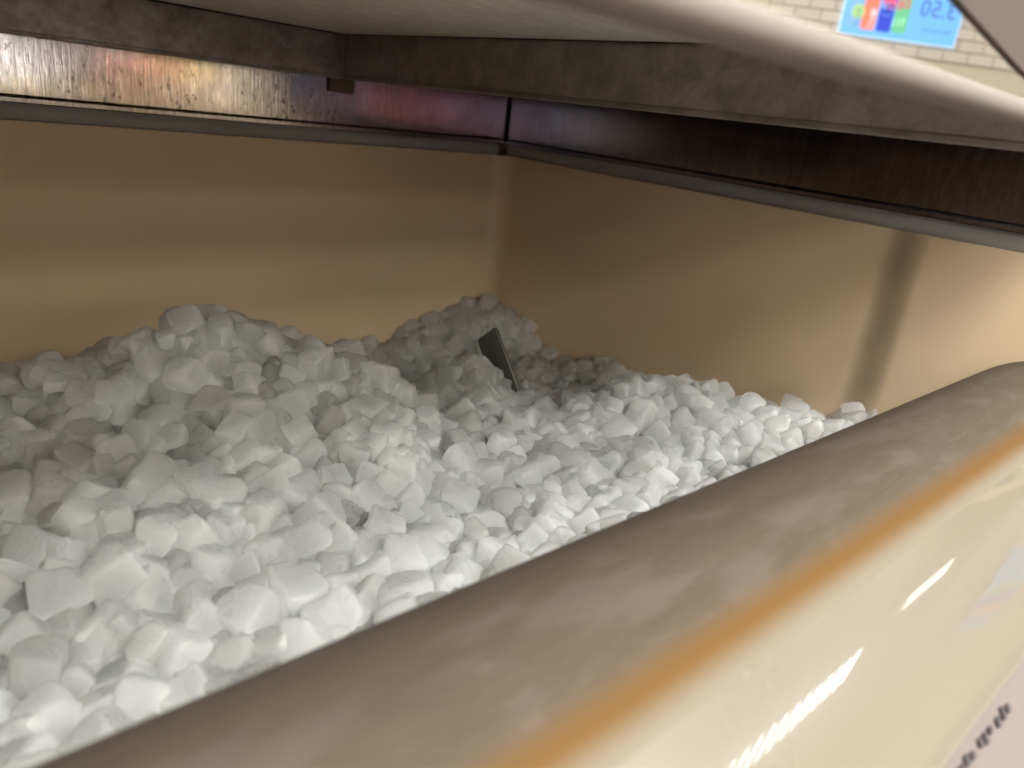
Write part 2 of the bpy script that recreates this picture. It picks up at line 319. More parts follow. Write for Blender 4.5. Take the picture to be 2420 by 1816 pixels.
# ================================================================= METAL PLATE in the ice
cR = np.array(m3)                       # columns: right, up, back
def camp(x, y, d): return Vector(cR @ np.array([x, -y, -d]))
TR = camp(-.01485, -.05115, .66); BR = camp(.0066, .0074, .66)
Lv = (camp(-.02145, -.0586, .0046)).normalized(); Wv = camp(-.0173, .0091, .035); Wv = (Wv-Lv*Wv.dot(Lv)).normalized()
Nv = Lv.cross(Wv).normalized()
def plate_mesh(wd, ht, r, th, inset=0.):
    pts = []
    for cx, cy, a0 in ((wd-r, ht-r, 0), (r, ht-r, 90), (r, r, 180), (wd-r, r, 270)):
        for i in range(7): a = R(a0+90*i/6); pts.append((cx+(r-inset)*math.cos(a), cy+(r-inset)*math.sin(a)))
    return pts
ht = .105; wd = .042
O_ = TR - Lv*ht
def P3(u, v_, t): return O_ + Wv*u + Lv*v_ + Nv*t
plate = empty('metal_plate', tuple(O_+Wv*wd/2), 'thin dark grey plate with rounded corners sticking up out of the ice', 'plate')
side = 1 if Nv.dot(-TR) > 0 else -1
pts = plate_mesh(wd, ht, .005, 0, .0004); pin = plate_mesh(wd, ht, .005, 0, .0); k = len(pts)
def ring(ptsA, tA, ptsB, tB, capA, capB):
    V = [P3(u, v_, tA*side) for u, v_ in ptsA] + [P3(u, v_, tB*side) for u, v_ in ptsB]
    Fc = [(j, (j+1) % k, (j+1) % k+k, j+k) for j in range(k)]
    if capA: Fc.append(tuple(range(k)))
    if capB: Fc.append(tuple(range(2*k-1, k-1, -1)))
    return V, Fc
V, Fc = ring(pts, .0002, pts, -.0009, True, True); obj('face', V, Fc, M_plate, plate)
V, Fc = ring(pts, .00015, pin, -.0003, False, False); obj('bright_edge', V, Fc, M_bright, plate, True)
V, Fc = ring(pin, -.0003, pin, -.0016, False, True); obj('black_edge', V, Fc, M_blackedge, plate)

# ================================================================= ICE
def ico(sub):
    bm = bmesh.new(); bmesh.ops.create_icosphere(bm, subdivisions=sub, radius=1.0); bm.verts.ensure_lookup_table()
    v = np.array([x.co[:] for x in bm.verts]); f = np.array([[a.index for a in q.verts] for q in bm.faces]); bm.free(); return v, f
ICO = {s: ico(s) for s in (3, 4, 5)}
def chunk_shape(seed, sub):
    """star-shaped chipped cube: soft minimum over cutting planes, with dents"""
    v,f=ICO[sub]; rs=np.random.RandomState(seed)
    half=np.array([1.0, rs.uniform(.78,1.0), rs.uniform(.62,.95)])
    P=[];D=[]
    for a in range(3):
        for s in (-1,1):
            nn=np.zeros(3); nn[a]=s; nn+=rs.normal(0,.13,3); nn/=np.linalg.norm(nn); P.append(nn); D.append(half[a]*rs.uniform(.9,1.06))
    for k in range(rs.randint(3,8)):
        nn=rs.choice([-1,1],3)*rs.uniform(.3,1,3); nn/=np.linalg.norm(nn); P.append(nn)
        D.append(float(np.abs(nn).dot(half))*rs.uniform(.66,.88))
    P=np.array(P);D=np.array(D)
    s=np.maximum(v@P.T,1e-4)/D     # 1/r for each plane
    p=rs.choice([6,8,11,16])
    r=(s**p).sum(1)**(-1.0/p)
    q=v*r[:,None]
    for k in range(rs.randint(1,4)):   # dents / chips
        c=rs.normal(0,1,3); c/=np.linalg.norm(c); w=rs.uniform(.22,.5)
        d=np.linalg.norm(v-c,axis=1); r-=rs.uniform(.05,.16)*np.exp(-(d/w)**2)
    for k in range(3):                 # low waves
        a=rs.normal(0,1,3)*rs.choice([3,5]); r+=.02*np.sin(v@a+rs.uniform(0,6))/(1+k*.5)
    c=rs.normal(0,1,3); c/=np.linalg.norm(c); side=np.clip((v@c-.15)/.3,0,1)   # one crumbled side
    so=rs.uniform(0,50)
    if sub>=4:
        r+=side*.055*np.array([mnoise.fractal(Vector((p[0]*5+so,p[1]*5,p[2]*5)),.6,2.2,3) for p in v])
        r+=.012*np.array([mnoise.noise(Vector((p[0]*7,p[1]*7+so,p[2]*7))) for p in v])
    q=v*r[:,None]
    return q/1.0, f

# settled chunks: shape variant, size/100, x, y, z in 0.1 mm, quaternion x, y, z /100
raw = np.array([
(7,127,350,2559,-2313,39,44,-43),
(20,124,359,2848,-2284,-77,-64,6),
(3,148,1170,2705,-2288,-50,-15,-83),
(1,134,523,3232,-2218,-92,0,-10),
(7,140,722,3185,-2180,-40,35,-71),
(7,126,827,2652,-2314,-67,-39,-34),
(16,122,623,2440,-2277,-32,-8,-80),
(17,118,466,2334,-2263,1,-90,0),
(8,116,759,2356,-2283,-96,-21,-16),
(13,148,1445,2774,-2301,1,3,-78),
(8,119,1259,2367,-2247,79,47,38),
(4,124,486,3598,-2224,-88,34,-7),
(14,147,425,3334,-2331,-97,-19,-4),
(19,121,958,2792,-2304,44,-22,29),
(13,122,532,3073,-2325,46,-3,85),
(7,114,844,3056,-2263,-43,-37,-82),
(19,114,642,2684,-2360,-3,68,57),
(23,142,501,4110,-2172,26,55,0),
(4,110,369,3105,-2306,-73,-52,37),
(16,107,450,2774,-2376,-31,-18,-6),
(4,148,1079,3876,-2124,-38,-7,81),
(9,113,1168,2449,-2303,69,26,-42),
(4,141,1661,3104,-2246,42,-85,33),
(14,125,217,2491,-2337,71,-29,-50),
(15,123,653,3924,-2134,-8,-79,57),
(0,102,545,2939,-2371,-39,25,61),
(14,123,1982,2716,-2258,19,-7,57),
(23,127,1715,2565,-2344,10,34,-89),
(3,104,677,2878,-2323,12,-88,-13),
(20,100,498,2507,-2321,94,-6,6),
(21,115,989,3334,-2126,-34,93,14),
(3,115,1520,2485,-2269,-13,-33,73),
(13,119,1396,2435,-2290,-45,52,-45),
(12,111,668,3039,-2313,-40,8,-75),
(8,132,1833,2458,-2301,-19,-6,-26),
(20,129,809,3328,-2199,63,-19,-33),
(14,112,1112,3261,-2151,1,43,19),
(21,116,833,3506,-2121,46,44,-59),
(11,96,742,2718,-2242,40,15,-89),
(20,130,2123,2657,-2299,17,33,-19),
(2,125,1717,2362,-2278,91,-24,13),
(17,134,1367,3548,-2148,-6,77,-63),
(8,102,704,3685,-2129,41,82,-16),
(16,110,1142,3126,-2234,-39,-50,62),
(0,129,1520,4500,-1791,-85,45,-22),
(5,134,742,3599,-2219,68,62,-21),
(5,103,607,3494,-2215,-87,-2,37),
(1,136,2128,3298,-2249,-38,-20,19),
(0,133,1801,3247,-2242,82,18,-9),
(3,99,860,2282,-2255,-21,-4,-56),
(5,137,1326,3691,-2141,-51,-57,44),
(20,109,1455,3323,-2219,-34,-85,28),
(4,136,2651,3070,-2297,74,35,-56),
(13,129,1413,4702,-1787,25,-31,91),
(23,108,231,2902,-2375,14,-78,-51),
(17,120,895,4425,-2045,4,-97,-17),
(1,124,1837,2719,-2347,47,20,-62),
(8,130,2866,2896,-2308,-33,92,17),
(3,98,1280,3308,-2193,-35,-46,69),
(8,118,1173,4285,-2057,6,79,-36),
(9,140,1763,4018,-2015,44,-58,-34),
(9,110,2023,2954,-2224,9,19,-24),
(7,119,1159,4644,-1932,-8,-35,91),
(21,137,1692,2930,-2356,-56,-7,59),
(5,114,2372,2401,-2219,-40,-45,63),
(5,103,474,3968,-2228,-90,28,-33),
(16,103,1416,3132,-2276,-36,-60,-25),
(14,107,825,4199,-2088,-31,-76,39),
(1,118,1841,3573,-2233,5,-23,-92),
(12,122,1631,2726,-2351,91,18,-20),
(5,112,216,2353,-2298,32,-30,82),
(22,136,1307,4374,-2012,-87,24,-35),
(6,94,826,2908,-2335,-17,-1,-87),
(14,117,1485,4405,-1977,82,4,-1),
(14,100,2125,2379,-2231,47,-76,-2),
(16,113,1980,2378,-2266,-6,37,56),
(2,119,719,4399,-2132,25,8,-10),
(5,111,619,3192,-2330,-82,-43,-16),
(2,120,380,3525,-2257,-28,-14,-95),
(6,110,960,5021,-1916,10,-7,61),
(7,110,991,2255,-2275,0,-99,14),
(7,137,1125,2857,-2352,-89,-21,-38),
(5,109,1004,2947,-2301,75,15,-15),
(12,105,1157,3729,-2157,-23,28,-80),
(13,112,765,3796,-2113,-36,55,72),
(12,137,2928,3437,-2228,-61,10,-66),
(10,123,2798,2459,-2224,-24,-65,44),
(17,129,1636,3869,-2124,-36,40,49),
(21,102,1772,2989,-2258,76,-33,14),
(15,108,990,4752,-1937,17,5,-23),
(19,102,1294,3050,-2325,-57,-59,-56),
(1,85,1007,3213,-2239,23,-40,-24),
(4,118,1638,4030,-1991,54,62,-6),
(1,112,756,3151,-2327,-30,-12,94),
(10,117,697,4536,-2075,-5,11,90),
(19,119,2279,4295,-1760,-92,-37,-13),
(1,94,993,3083,-2289,0,42,49),
(23,124,1644,3626,-2254,-34,-11,-4),
(17,90,1012,2521,-2281,-25,31,53),
(15,118,2231,2797,-2275,55,83,0),
(7,118,1563,3426,-2219,6,9,-96),
(12,105,1642,4313,-1912,27,86,41),
(20,96,1022,4169,-2061,-19,-15,-7),
(9,121,2491,3672,-2071,45,88,16),
(12,135,1802,3732,-2223,11,-90,-4),
(22,123,2019,3796,-2156,89,-21,40),
(23,107,1728,4187,-1935,62,-48,35),
(5,124,1711,5008,-1592,-19,33,91),
(7,103,1860,2894,-2337,17,80,9),
(6,101,1702,4573,-1759,21,-61,73),
(15,117,2293,3320,-2230,36,25,88),
(5,125,3616,2832,-2272,-24,-73,38),
(0,114,1469,4287,-2084,10,84,28),
(23,119,2052,4790,-1703,-47,-15,68),
(0,126,2150,4649,-1734,51,80,-16),
(19,110,2689,2434,-2267,1,-38,76),
(8,108,1344,4246,-2075,46,-81,9),
(18,110,705,4147,-2113,-17,23,2),
(22,118,1029,4616,-2012,71,57,2),
(8,122,1426,2965,-2372,-19,-75,-2),
(9,116,2631,3227,-2279,-76,-34,-14),
(23,121,4599,3245,-2182,4,-42,6),
(2,116,1226,4174,-2125,34,-66,-67),
(9,104,2228,3607,-2115,57,-21,-35),
(4,117,1012,2711,-2410,7,56,-13),
(6,134,3655,3033,-2289,-23,-60,41),
(8,113,1617,3754,-2203,-54,23,-64),
(17,87,553,2841,-2420,-49,56,-5),
(3,106,2030,3545,-2218,68,29,64),
(20,113,3033,3241,-2301,-65,-34,-63),
(23,106,1889,3900,-2128,-48,-80,12),
(0,96,1055,2440,-2358,-12,-11,-70),
(7,105,1860,2295,-2270,-26,54,-80),
(1,106,2472,3431,-2185,92,39,2),
(5,95,974,3787,-2159,-7,56,61),
(22,117,2032,4085,-1903,-70,6,-23),
(2,97,584,4519,-2174,-28,78,32),
(10,121,641,4677,-2058,12,32,66),
(23,100,2213,3929,-2048,-40,4,-69),
(7,101,1998,3896,-2037,20,-79,-16),
(19,103,1764,3862,-2130,-70,15,-70),
(19,134,2289,2133,-2155,22,-17,-66),
(22,99,336,2264,-2281,34,-32,68),
(0,137,4926,2823,-2111,2,22,40),
(18,111,2187,3742,-2097,8,-40,1),
(0,125,3422,2370,-2262,2,-25,-12),
(6,98,2351,3185,-2245,5,-41,-58),
(3,109,2775,2317,-2247,-53,-24,-17),
(5,101,883,3192,-2240,59,-78,-12),
(9,123,862,3711,-2177,-51,-35,-65),
(14,114,3644,2532,-2253,-76,3,5),
(14,117,3282,3293,-2321,42,23,-35),
(8,105,832,4599,-2079,-72,36,28),
(5,94,1500,4101,-2089,-62,-19,-32),
(9,86,916,4091,-2115,35,-26,68),
(8,112,1987,3388,-2250,58,29,-64),
(5,108,1959,3260,-2286,-17,86,-49),
(15,105,2442,2979,-2287,-14,43,-88),
(1,131,4339,3245,-2231,-24,79,-57),
(4,114,929,5158,-1928,-88,-38,-9),
(9,99,710,3466,-2270,-87,-1,-39),
(11,113,1179,4563,-2036,22,-86,39),
(15,69,919,2566,-2323,12,-13,-73),
(1,102,747,4970,-2060,64,-74,9),
(8,107,2565,2226,-2222,-26,-44,86),
(1,101,1735,3524,-2291,-38,35,85),
(17,118,1457,4579,-1893,35,16,26),
(14,148,907,5290,-1958,37,-6,4),
(6,107,1242,3863,-2173,-34,-36,84),
(14,112,1357,3985,-2164,-8,-20,69),
(14,103,2688,2783,-2358,35,24,-74),
(13,132,3104,2742,-2327,-35,27,90),
(18,96,2506,2749,-2306,46,28,72),
(10,102,1039,4077,-2129,89,-21,27),
(20,110,4943,2460,-2077,-35,24,48),
(14,102,889,4738,-2040,-56,48,-10),
(4,119,1358,5122,-1802,11,41,89),
(13,112,1274,2946,-2379,-36,42,36),
(23,93,2245,3508,-2217,-52,-7,61),
(14,133,1757,4451,-1925,-58,14,-14),
(5,109,2750,4138,-1862,-6,7,-57),
(10,111,1855,4334,-1843,-27,27,23),
(18,108,1203,3154,-2328,-77,26,-56),
(20,117,1575,3311,-2320,-18,-1,51),
(6,97,1120,3012,-2351,28,-35,-8),
(18,114,1631,4453,-1844,60,62,42),
(14,92,1513,3866,-2168,16,54,-4),
(14,124,1121,2576,-2384,8,38,2),
(0,92,651,3813,-2196,-52,-74,42),
(22,110,2037,4383,-1840,-88,20,12),
(10,114,1216,4788,-1881,24,94,5),
(0,87,1299,4697,-1932,1,64,-57),
(4,76,2291,2513,-2229,7,91,39),
(19,110,889,2449,-2366,-3,-2,14),
(9,102,1373,3429,-2201,35,-60,72),
(20,97,2531,3310,-2280,-45,6,3),
(14,119,918,3427,-2219,-22,60,11),
(11,110,3647,2403,-2214,58,70,-7),
(0,122,3445,4068,-2241,-30,-31,-32),
(4,112,1846,4796,-1721,-32,-29,86),
(21,97,1495,3069,-2339,-4,-82,-10),
(13,125,599,4984,-2067,17,26,-31),
(10,117,1309,2791,-2383,-41,-87,1),
(14,112,3361,3875,-2247,-91,16,-33),
(9,101,2458,4280,-1825,83,-40,7),
(0,114,2343,3669,-2122,-36,-77,48),
(7,93,2318,3789,-2043,31,-30,-87),
(14,112,5051,2216,-2138,43,-31,12),
(13,104,3909,2516,-2230,-12,85,40),
(23,89,1543,3176,-2301,-45,49,41),
(4,99,3298,2676,-2323,-26,-85,33),
(23,94,788,4818,-2093,-10,40,-50),
(4,103,301,3407,-2245,-40,-77,-46),
(2,94,2352,2808,-2275,35,-21,-45),
(15,132,1532,3990,-2158,-27,17,94),
(17,101,1244,3604,-2207,-44,-51,51),
(2,88,1292,3188,-2296,71,44,53),
(5,101,734,4011,-2117,-62,-58,51),
(9,143,1073,3403,-2218,5,-23,75),
(7,108,646,2894,-2466,-19,-65,27),
(4,126,2835,4142,-1978,-87,47,-14),
(23,114,2681,4520,-1814,-11,11,76),
(4,93,409,3733,-2271,30,-26,-4),
(6,112,309,2690,-2395,-20,2,58),
(5,114,545,4642,-2150,98,18,-5),
(4,108,1368,4141,-2161,14,-96,23),
(12,106,3351,3504,-2245,-98,-11,18),
(23,91,1641,3094,-2390,-53,44,-66),
(0,127,3875,3724,-2277,-41,79,45),
(1,112,1972,5271,-1660,98,-18,-2),
(12,101,2474,3958,-1985,-40,-20,17),
(14,99,3892,2927,-2310,-23,-21,94),
(2,106,3267,3092,-2309,-3,81,58),
(7,107,1976,2870,-2326,-75,-11,56),
(2,119,1411,5018,-1704,-27,-20,25),
(23,94,2167,4131,-1895,-83,-42,-36),
(20,86,1748,4758,-1678,-66,55,49),
(16,110,4715,2447,-2197,96,16,-7),
(11,105,1620,4792,-1709,-30,69,8),
(10,117,4550,2641,-2272,-71,53,12),
(23,90,1368,3247,-2309,-43,-15,-39),
(4,115,1575,2449,-2416,64,11,-63),
(2,137,2078,4242,-1884,-28,31,-86),
(10,120,2866,3213,-2338,-22,-82,-50),
(13,92,2356,3905,-1987,-70,57,38),
(9,120,3708,3747,-2274,-42,47,61),
(3,99,1912,4891,-1635,0,-26,62),
(23,88,3474,3155,-2298,2,57,-1),
(5,108,4565,3021,-2252,-15,-38,62),
(1,99,3149,2925,-2361,-23,54,41),
(3,96,449,3855,-2268,-54,61,-51),
(6,98,4059,2710,-2201,-5,95,-30),
(23,84,351,2844,-2416,65,36,11),
(5,94,4113,2403,-2236,-82,-5,-35),
(0,94,4664,2764,-2211,64,-30,-16),
(8,119,4233,2636,-2314,55,-10,81),
(10,111,684,5356,-2052,-47,-31,53),
(1,114,3660,3328,-2293,-46,80,-34),
(12,62,628,3730,-2257,61,68,38),
(18,84,862,5055,-2019,47,20,28),
(16,114,3503,2575,-2302,-49,-61,-56),
(17,116,5254,2450,-2078,-23,48,55),
(2,102,1261,5215,-1882,-33,13,-93),
(7,116,3950,2742,-2291,55,-59,57),
(15,113,3044,4044,-2085,-3,19,96),
(14,112,175,2749,-2406,-7,-36,42),
(17,120,3152,3525,-2322,27,-25,62),
(14,109,5434,2221,-2079,-35,16,33),
(16,89,1611,4232,-2022,-55,-35,72),
(20,91,2749,3876,-2097,16,-32,25),
(4,116,3613,3187,-2311,-54,29,61),
(18,114,2154,2498,-2288,-38,-17,-38),
(5,88,2262,4058,-1950,14,-92,1),
(0,103,5037,3105,-2081,-22,-2,-74),
(16,107,3738,2380,-2272,-28,13,94),
(16,121,4799,2977,-2156,-46,1,50),
(13,85,1940,3998,-2000,32,-28,89),
(19,92,4980,2329,-2103,25,-46,-83),
(14,86,3143,2240,-2208,-39,-41,81),
(0,89,1402,4908,-1759,64,62,-34),
(5,102,2564,3916,-2061,47,-67,55),
(16,101,2435,4592,-1756,27,-70,61),
(2,104,577,4398,-2234,-1,39,-66),
(19,132,2131,3626,-2284,-11,59,77),
(3,135,2255,2383,-2337,-21,-75,19),
(4,109,2642,3549,-2227,-5,65,69),
(22,93,1921,4235,-1883,-43,13,42),
(20,101,1105,4826,-1943,-43,-85,-17),
(3,93,2992,3935,-2152,-62,-76,-14),
(5,112,2573,4327,-1836,57,-48,66),
(5,118,4971,3237,-2146,-35,20,73),
(14,96,4614,2153,-2080,-21,97,-10),
(23,137,3846,4525,-2264,3,73,-68),
(5,104,4874,2653,-2114,-43,4,-6),
(3,128,3773,4155,-2261,-47,-41,-76),
(12,97,4740,3121,-2167,-27,65,-9),
(15,107,425,2949,-2394,-67,-63,-6),
(14,115,3388,2794,-2362,72,-55,-27),
(18,125,2829,2722,-2362,-72,-4,-47),
(22,111,505,2751,-2483,52,-69,49),
(13,104,1114,4974,-1932,-68,64,-8),
(7,130,4210,3923,-2321,-48,-80,-13),
(0,115,388,2562,-2458,21,-94,24),
(10,88,2501,4164,-1896,48,78,32),
(12,91,1336,4826,-1874,69,29,63),
(2,111,1123,3644,-2219,-40,-86,30),
(16,96,3053,2629,-2292,-67,-24,-43),
(5,127,2028,3159,-2348,-68,60,-40),
(22,103,3568,3470,-2304,-46,-41,13),
(12,121,2404,3062,-2337,-25,53,-3),
(13,83,3071,2402,-2226,-41,-18,-28),
(4,97,1868,4414,-1784,-23,-16,-96),
(20,98,1008,4500,-2102,30,-62,6),
(21,91,1940,4110,-1951,-31,-79,-4),
(19,108,3098,3914,-2269,-86,-27,-30),
(14,114,2270,3019,-2373,-23,-6,81),
(23,119,2281,4235,-1932,2,1,-61),
(14,127,2214,4942,-1730,4,-3,57),
(11,106,2985,2459,-2286,-14,-47,76),
(15,84,1427,2629,-2360,-90,-20,-26),
(7,110,5797,2229,-2130,43,-42,64),
(7,90,541,3392,-2242,66,-66,11),
(13,98,548,3843,-2281,24,58,9),
(13,99,2808,3558,-2290,-28,-70,51),
(16,114,4753,2645,-2189,-21,-80,-56),
(14,111,4152,4150,-2324,46,18,-18),
(8,97,5449,2792,-2035,75,-40,21),
(9,106,4307,3426,-2267,-36,-28,88),
(17,137,4316,2996,-2306,13,-66,-73),
(8,110,3531,4374,-2264,21,-36,-84),
(2,111,4641,2548,-2211,22,6,31),
(6,104,979,4050,-2237,66,47,-44),
(19,107,4840,2534,-2170,71,-4,-53),
(4,122,6364,2286,-2176,-25,-10,5),
(1,111,1652,5121,-1659,-1,-79,-2),
(3,88,617,2273,-2317,24,-19,-46),
(23,98,3740,4644,-2203,-26,11,-50),
(4,106,1238,3440,-2235,68,62,38),
(17,92,2186,3196,-2291,56,27,-60),
(16,98,5280,2561,-2050,27,69,-65),
(2,124,1028,3734,-2277,-13,-89,16),
(13,92,3083,2336,-2277,-65,-41,56),
(3,107,1213,5308,-1925,-28,-70,-46),
(22,76,1164,3513,-2185,-53,-65,-52),
(10,90,2389,4153,-1924,72,-3,-69),
(8,91,3800,3283,-2258,76,40,-19),
(15,108,797,5395,-2047,32,-9,-83),
(3,109,372,2353,-2356,82,37,-9),
(10,86,2662,4231,-1829,30,62,53),
(21,103,930,4567,-2042,-52,1,-82),
(22,148,766,3002,-2409,35,26,-6),
(10,74,2789,2630,-2280,-38,92,10),
(14,89,2703,4090,-2006,-23,-28,-74),
(1,109,1009,4296,-2087,-20,-71,-67),
(11,102,1510,3527,-2236,17,-71,68),
(4,109,2223,4553,-1799,54,-29,35),
(3,113,2532,5203,-1877,75,16,-63),
(20,70,2284,3072,-2261,52,9,-54),
(17,116,720,5597,-2057,-94,16,-23),
(11,94,2893,4037,-1996,31,61,-37),
(17,128,5137,3528,-2096,23,-42,-82),
(1,110,649,2545,-2359,0,-93,-3),
(20,118,3365,2529,-2316,54,1,-73),
(17,112,2497,3562,-2170,-41,-49,59),
(6,104,3586,4711,-2325,-25,-80,50),
(0,99,3837,3534,-2268,-47,77,-41),
(16,128,2273,2580,-2318,-18,91,-9),
(10,92,2127,4285,-1795,-25,-93,3),
(21,145,943,4943,-2046,-51,16,-8),
(10,114,580,3961,-2289,-51,60,10),
(9,124,476,3098,-2436,-13,41,-29),
(9,92,4172,3057,-2270,68,-12,72),
(20,107,2191,4391,-1793,-86,-50,12),
(10,97,2876,3077,-2374,-77,-3,63),
(23,101,4653,3401,-2214,49,-32,81),
(3,102,323,3025,-2412,17,13,98),
(4,93,3145,3752,-2264,65,62,-31),
(8,101,216,2244,-2236,-62,71,33),
(1,96,2185,2194,-2227,35,13,-45),
(19,108,3241,2323,-2248,14,20,87),
(21,110,5218,2262,-2124,21,-26,59),
(5,104,4851,3485,-2117,21,-33,90),
(4,76,1535,4879,-1688,-53,-56,43),
(14,98,1055,5208,-1928,-53,79,-20),
(4,107,4005,4424,-2152,52,44,-2),
(21,100,1869,3000,-2296,-92,-14,-37),
(12,86,866,3940,-2168,85,4,-8),
(12,81,1906,4640,-1771,65,62,9),
(0,104,928,2996,-2404,-44,-57,66),
(1,100,220,3103,-2364,78,22,8),
(13,110,4533,3621,-2216,-37,15,79),
(9,99,1828,4519,-1831,23,-83,32),
(9,72,2405,3515,-2151,35,8,62),
(21,108,2858,3749,-2219,48,-51,-63),
(16,105,2590,4186,-1918,-45,-72,51),
(8,105,3946,3309,-2300,2,41,-91),
(6,109,4577,2893,-2278,84,2,17),
(17,96,2046,3677,-2213,21,85,-23),
(19,88,3537,3018,-2341,45,-59,-39),
(3,113,1490,3699,-2222,-4,21,-33),
(7,99,2163,3870,-2152,-29,44,31),
(7,107,1651,4668,-1775,-56,-36,-34),
(4,104,4700,2911,-2233,35,56,47),
(13,86,3112,3162,-2360,-1,-28,37),
(18,133,2071,5133,-1703,66,-35,27),
(5,84,2004,4558,-1813,-41,-39,11),
(17,84,312,3159,-2386,-62,23,-67),
(12,89,989,2563,-2390,47,86,-15),
(18,107,4551,3471,-2191,41,55,-21),
(1,110,3796,2265,-2238,93,23,-8),
(22,86,1684,3388,-2328,-2,11,84),
(19,119,2575,2602,-2362,-16,-74,27),
(23,118,4003,4238,-2285,-80,-51,4),
(10,114,1108,4541,-2124,75,4,-47),
(4,91,2725,2940,-2364,-100,-7,-4),
(3,96,754,2729,-2477,-63,0,-26),
(9,128,5167,2934,-2112,-71,-3,66),
(1,115,1896,3515,-2346,58,77,6),
(19,92,1572,2965,-2369,-32,-2,-79),
(12,109,3385,3409,-2327,65,64,-9),
(23,71,1065,3155,-2313,26,21,14),
(5,98,1432,2815,-2431,-53,36,-62),
(21,114,3847,4015,-2294,48,-23,75),
(4,112,4305,2507,-2268,54,6,-1),
(21,105,1972,4740,-1775,67,-69,12),
(3,94,5322,3392,-2051,84,48,-10),
(2,88,3713,4049,-2256,-93,30,-8),
(16,103,2055,4048,-2029,25,-21,-47),
(19,91,1611,4117,-2068,-74,10,4),
(17,96,1368,4721,-1960,-87,-2,-45),
(23,136,6118,6773,-2704,-45,18,77),
(16,107,1575,4329,-2079,63,55,49),
(17,86,2596,2389,-2306,37,0,-6),
(7,103,4759,2304,-2163,-41,-31,60),
(13,115,3249,2868,-2331,73,4,50),
(4,125,3547,2702,-2369,21,2,-18),
(5,134,5288,6749,-2842,-92,20,28),
(2,92,3497,2914,-2324,0,88,-19),
(15,111,4100,2255,-2252,40,-18,2),
(20,93,3007,2941,-2335,-43,70,-17),
(8,90,1628,4948,-1693,62,14,20),
(9,110,3862,4261,-2211,-14,40,-75),
(11,105,3570,2651,-2272,-70,18,-27),
(12,101,2112,2918,-2319,44,-86,-21),
(18,113,1693,4091,-2150,-34,88,28),
(3,115,4093,2840,-2289,-60,-4,-58),
(23,103,5891,2658,-2198,7,5,-67),
(17,106,4018,2950,-2307,-12,0,97),
(4,111,6250,2717,-2257,-75,30,-47),
(1,116,6527,2357,-2171,44,36,-3),
(1,86,5064,2674,-2100,71,46,38),
(13,134,1833,3164,-2342,38,-75,49),
(0,106,5183,3236,-2082,8,-45,-70),
(12,128,5468,6762,-2816,68,-64,33),
(0,107,1341,5399,-1907,-11,91,28),
(2,78,1815,4934,-1645,-92,-31,0),
(6,116,1480,2340,-2387,-8,-22,48),
(22,120,1837,4166,-1996,73,65,16),
(23,106,5419,2896,-2119,-23,22,30),
(9,112,3697,3491,-2306,-57,-82,4),
(18,90,5067,2988,-2043,56,-76,-17),
(5,122,5232,6912,-2795,-85,-39,-6),
(14,96,4130,3740,-2312,73,15,39),
(0,79,2537,4064,-1961,25,-68,61),
(4,93,4145,3566,-2292,89,-18,11),
(8,93,949,3299,-2287,-21,-54,-69),
(11,89,846,4052,-2158,9,23,96),
(6,118,5816,7056,-2675,10,86,-50),
(10,85,1289,4636,-2057,29,-86,-43),
(4,122,5546,7359,-2639,-27,-36,89),
(17,102,4816,3596,-2118,52,9,6),
(2,89,1809,4276,-1908,51,-19,-33),
(6,99,2547,2495,-2320,63,-42,32),
(15,102,5408,3148,-2052,42,-4,14),
(22,96,4263,3566,-2263,97,9,24),
(0,99,1782,3045,-2373,-77,-6,-43),
(5,113,2685,3372,-2304,-55,8,52),
(9,101,4834,3706,-2142,2,7,-72),
(6,99,4001,4671,-2121,-36,-28,-87),
(0,81,2946,3326,-2314,-54,79,18),
(22,92,2731,3643,-2197,-34,-44,-75),
(1,93,1095,3808,-2247,16,42,45),
(14,124,5059,6970,-2893,-39,21,-50),
(23,87,2092,4497,-1827,-17,36,-74),
(8,93,4101,3295,-2319,45,-20,44),
(14,99,5203,2669,-2102,-13,19,-8),
(15,107,4096,3183,-2316,9,77,-44),
(22,92,4846,3286,-2137,46,-1,-69),
(15,99,3283,2426,-2292,23,75,47),
(12,65,831,2533,-2350,60,10,-21),
(2,76,924,4205,-2091,-18,10,-67),
(18,104,3197,2649,-2364,-67,-69,-13),
(16,131,5939,5557,-2824,81,-33,-34),
(12,120,6051,6569,-2806,-72,67,-9),
(23,84,1626,2343,-2377,16,-51,84),
(7,121,6386,7243,-2433,58,-4,-81),
(12,86,3278,3702,-2310,57,-15,-80),
(8,117,4407,3521,-2280,45,-3,80),
(2,119,2834,3341,-2352,63,25,73),
(13,100,1277,5053,-1921,12,-31,-94),
(4,90,764,5209,-2069,-33,-74,-1),
(8,102,1396,3844,-2169,3,-44,-85),
(14,111,2572,3457,-2276,0,-25,-62),
(12,87,1225,3307,-2289,28,91,-30),
(0,105,4775,6807,-3054,24,-21,58),
(19,105,5769,5672,-2818,55,-47,-38),
(13,102,2617,3704,-2125,5,21,90),
(19,109,3597,2343,-2325,-8,16,19),
(20,77,3892,4477,-2158,-7,26,-66),
(10,126,5648,6753,-2781,8,-46,72),
(15,132,5364,7095,-2726,54,18,79),
(4,84,3668,4773,-2258,89,-6,-36),
(23,98,5697,5768,-2890,-4,-42,15),
(8,99,3986,4541,-2132,-97,-1,-1),
(18,109,5520,3089,-2068,55,22,71),
(9,99,4380,2757,-2304,-17,59,28),
(23,106,700,4300,-2192,9,-56,-12),
(12,93,3943,3168,-2312,22,2,96),
(3,68,421,3552,-2367,-34,-52,-68),
(5,88,4488,2773,-2279,74,-13,-59),
(6,57,2206,4076,-2020,7,-25,-58),
(10,86,4335,3662,-2238,-13,-58,75),
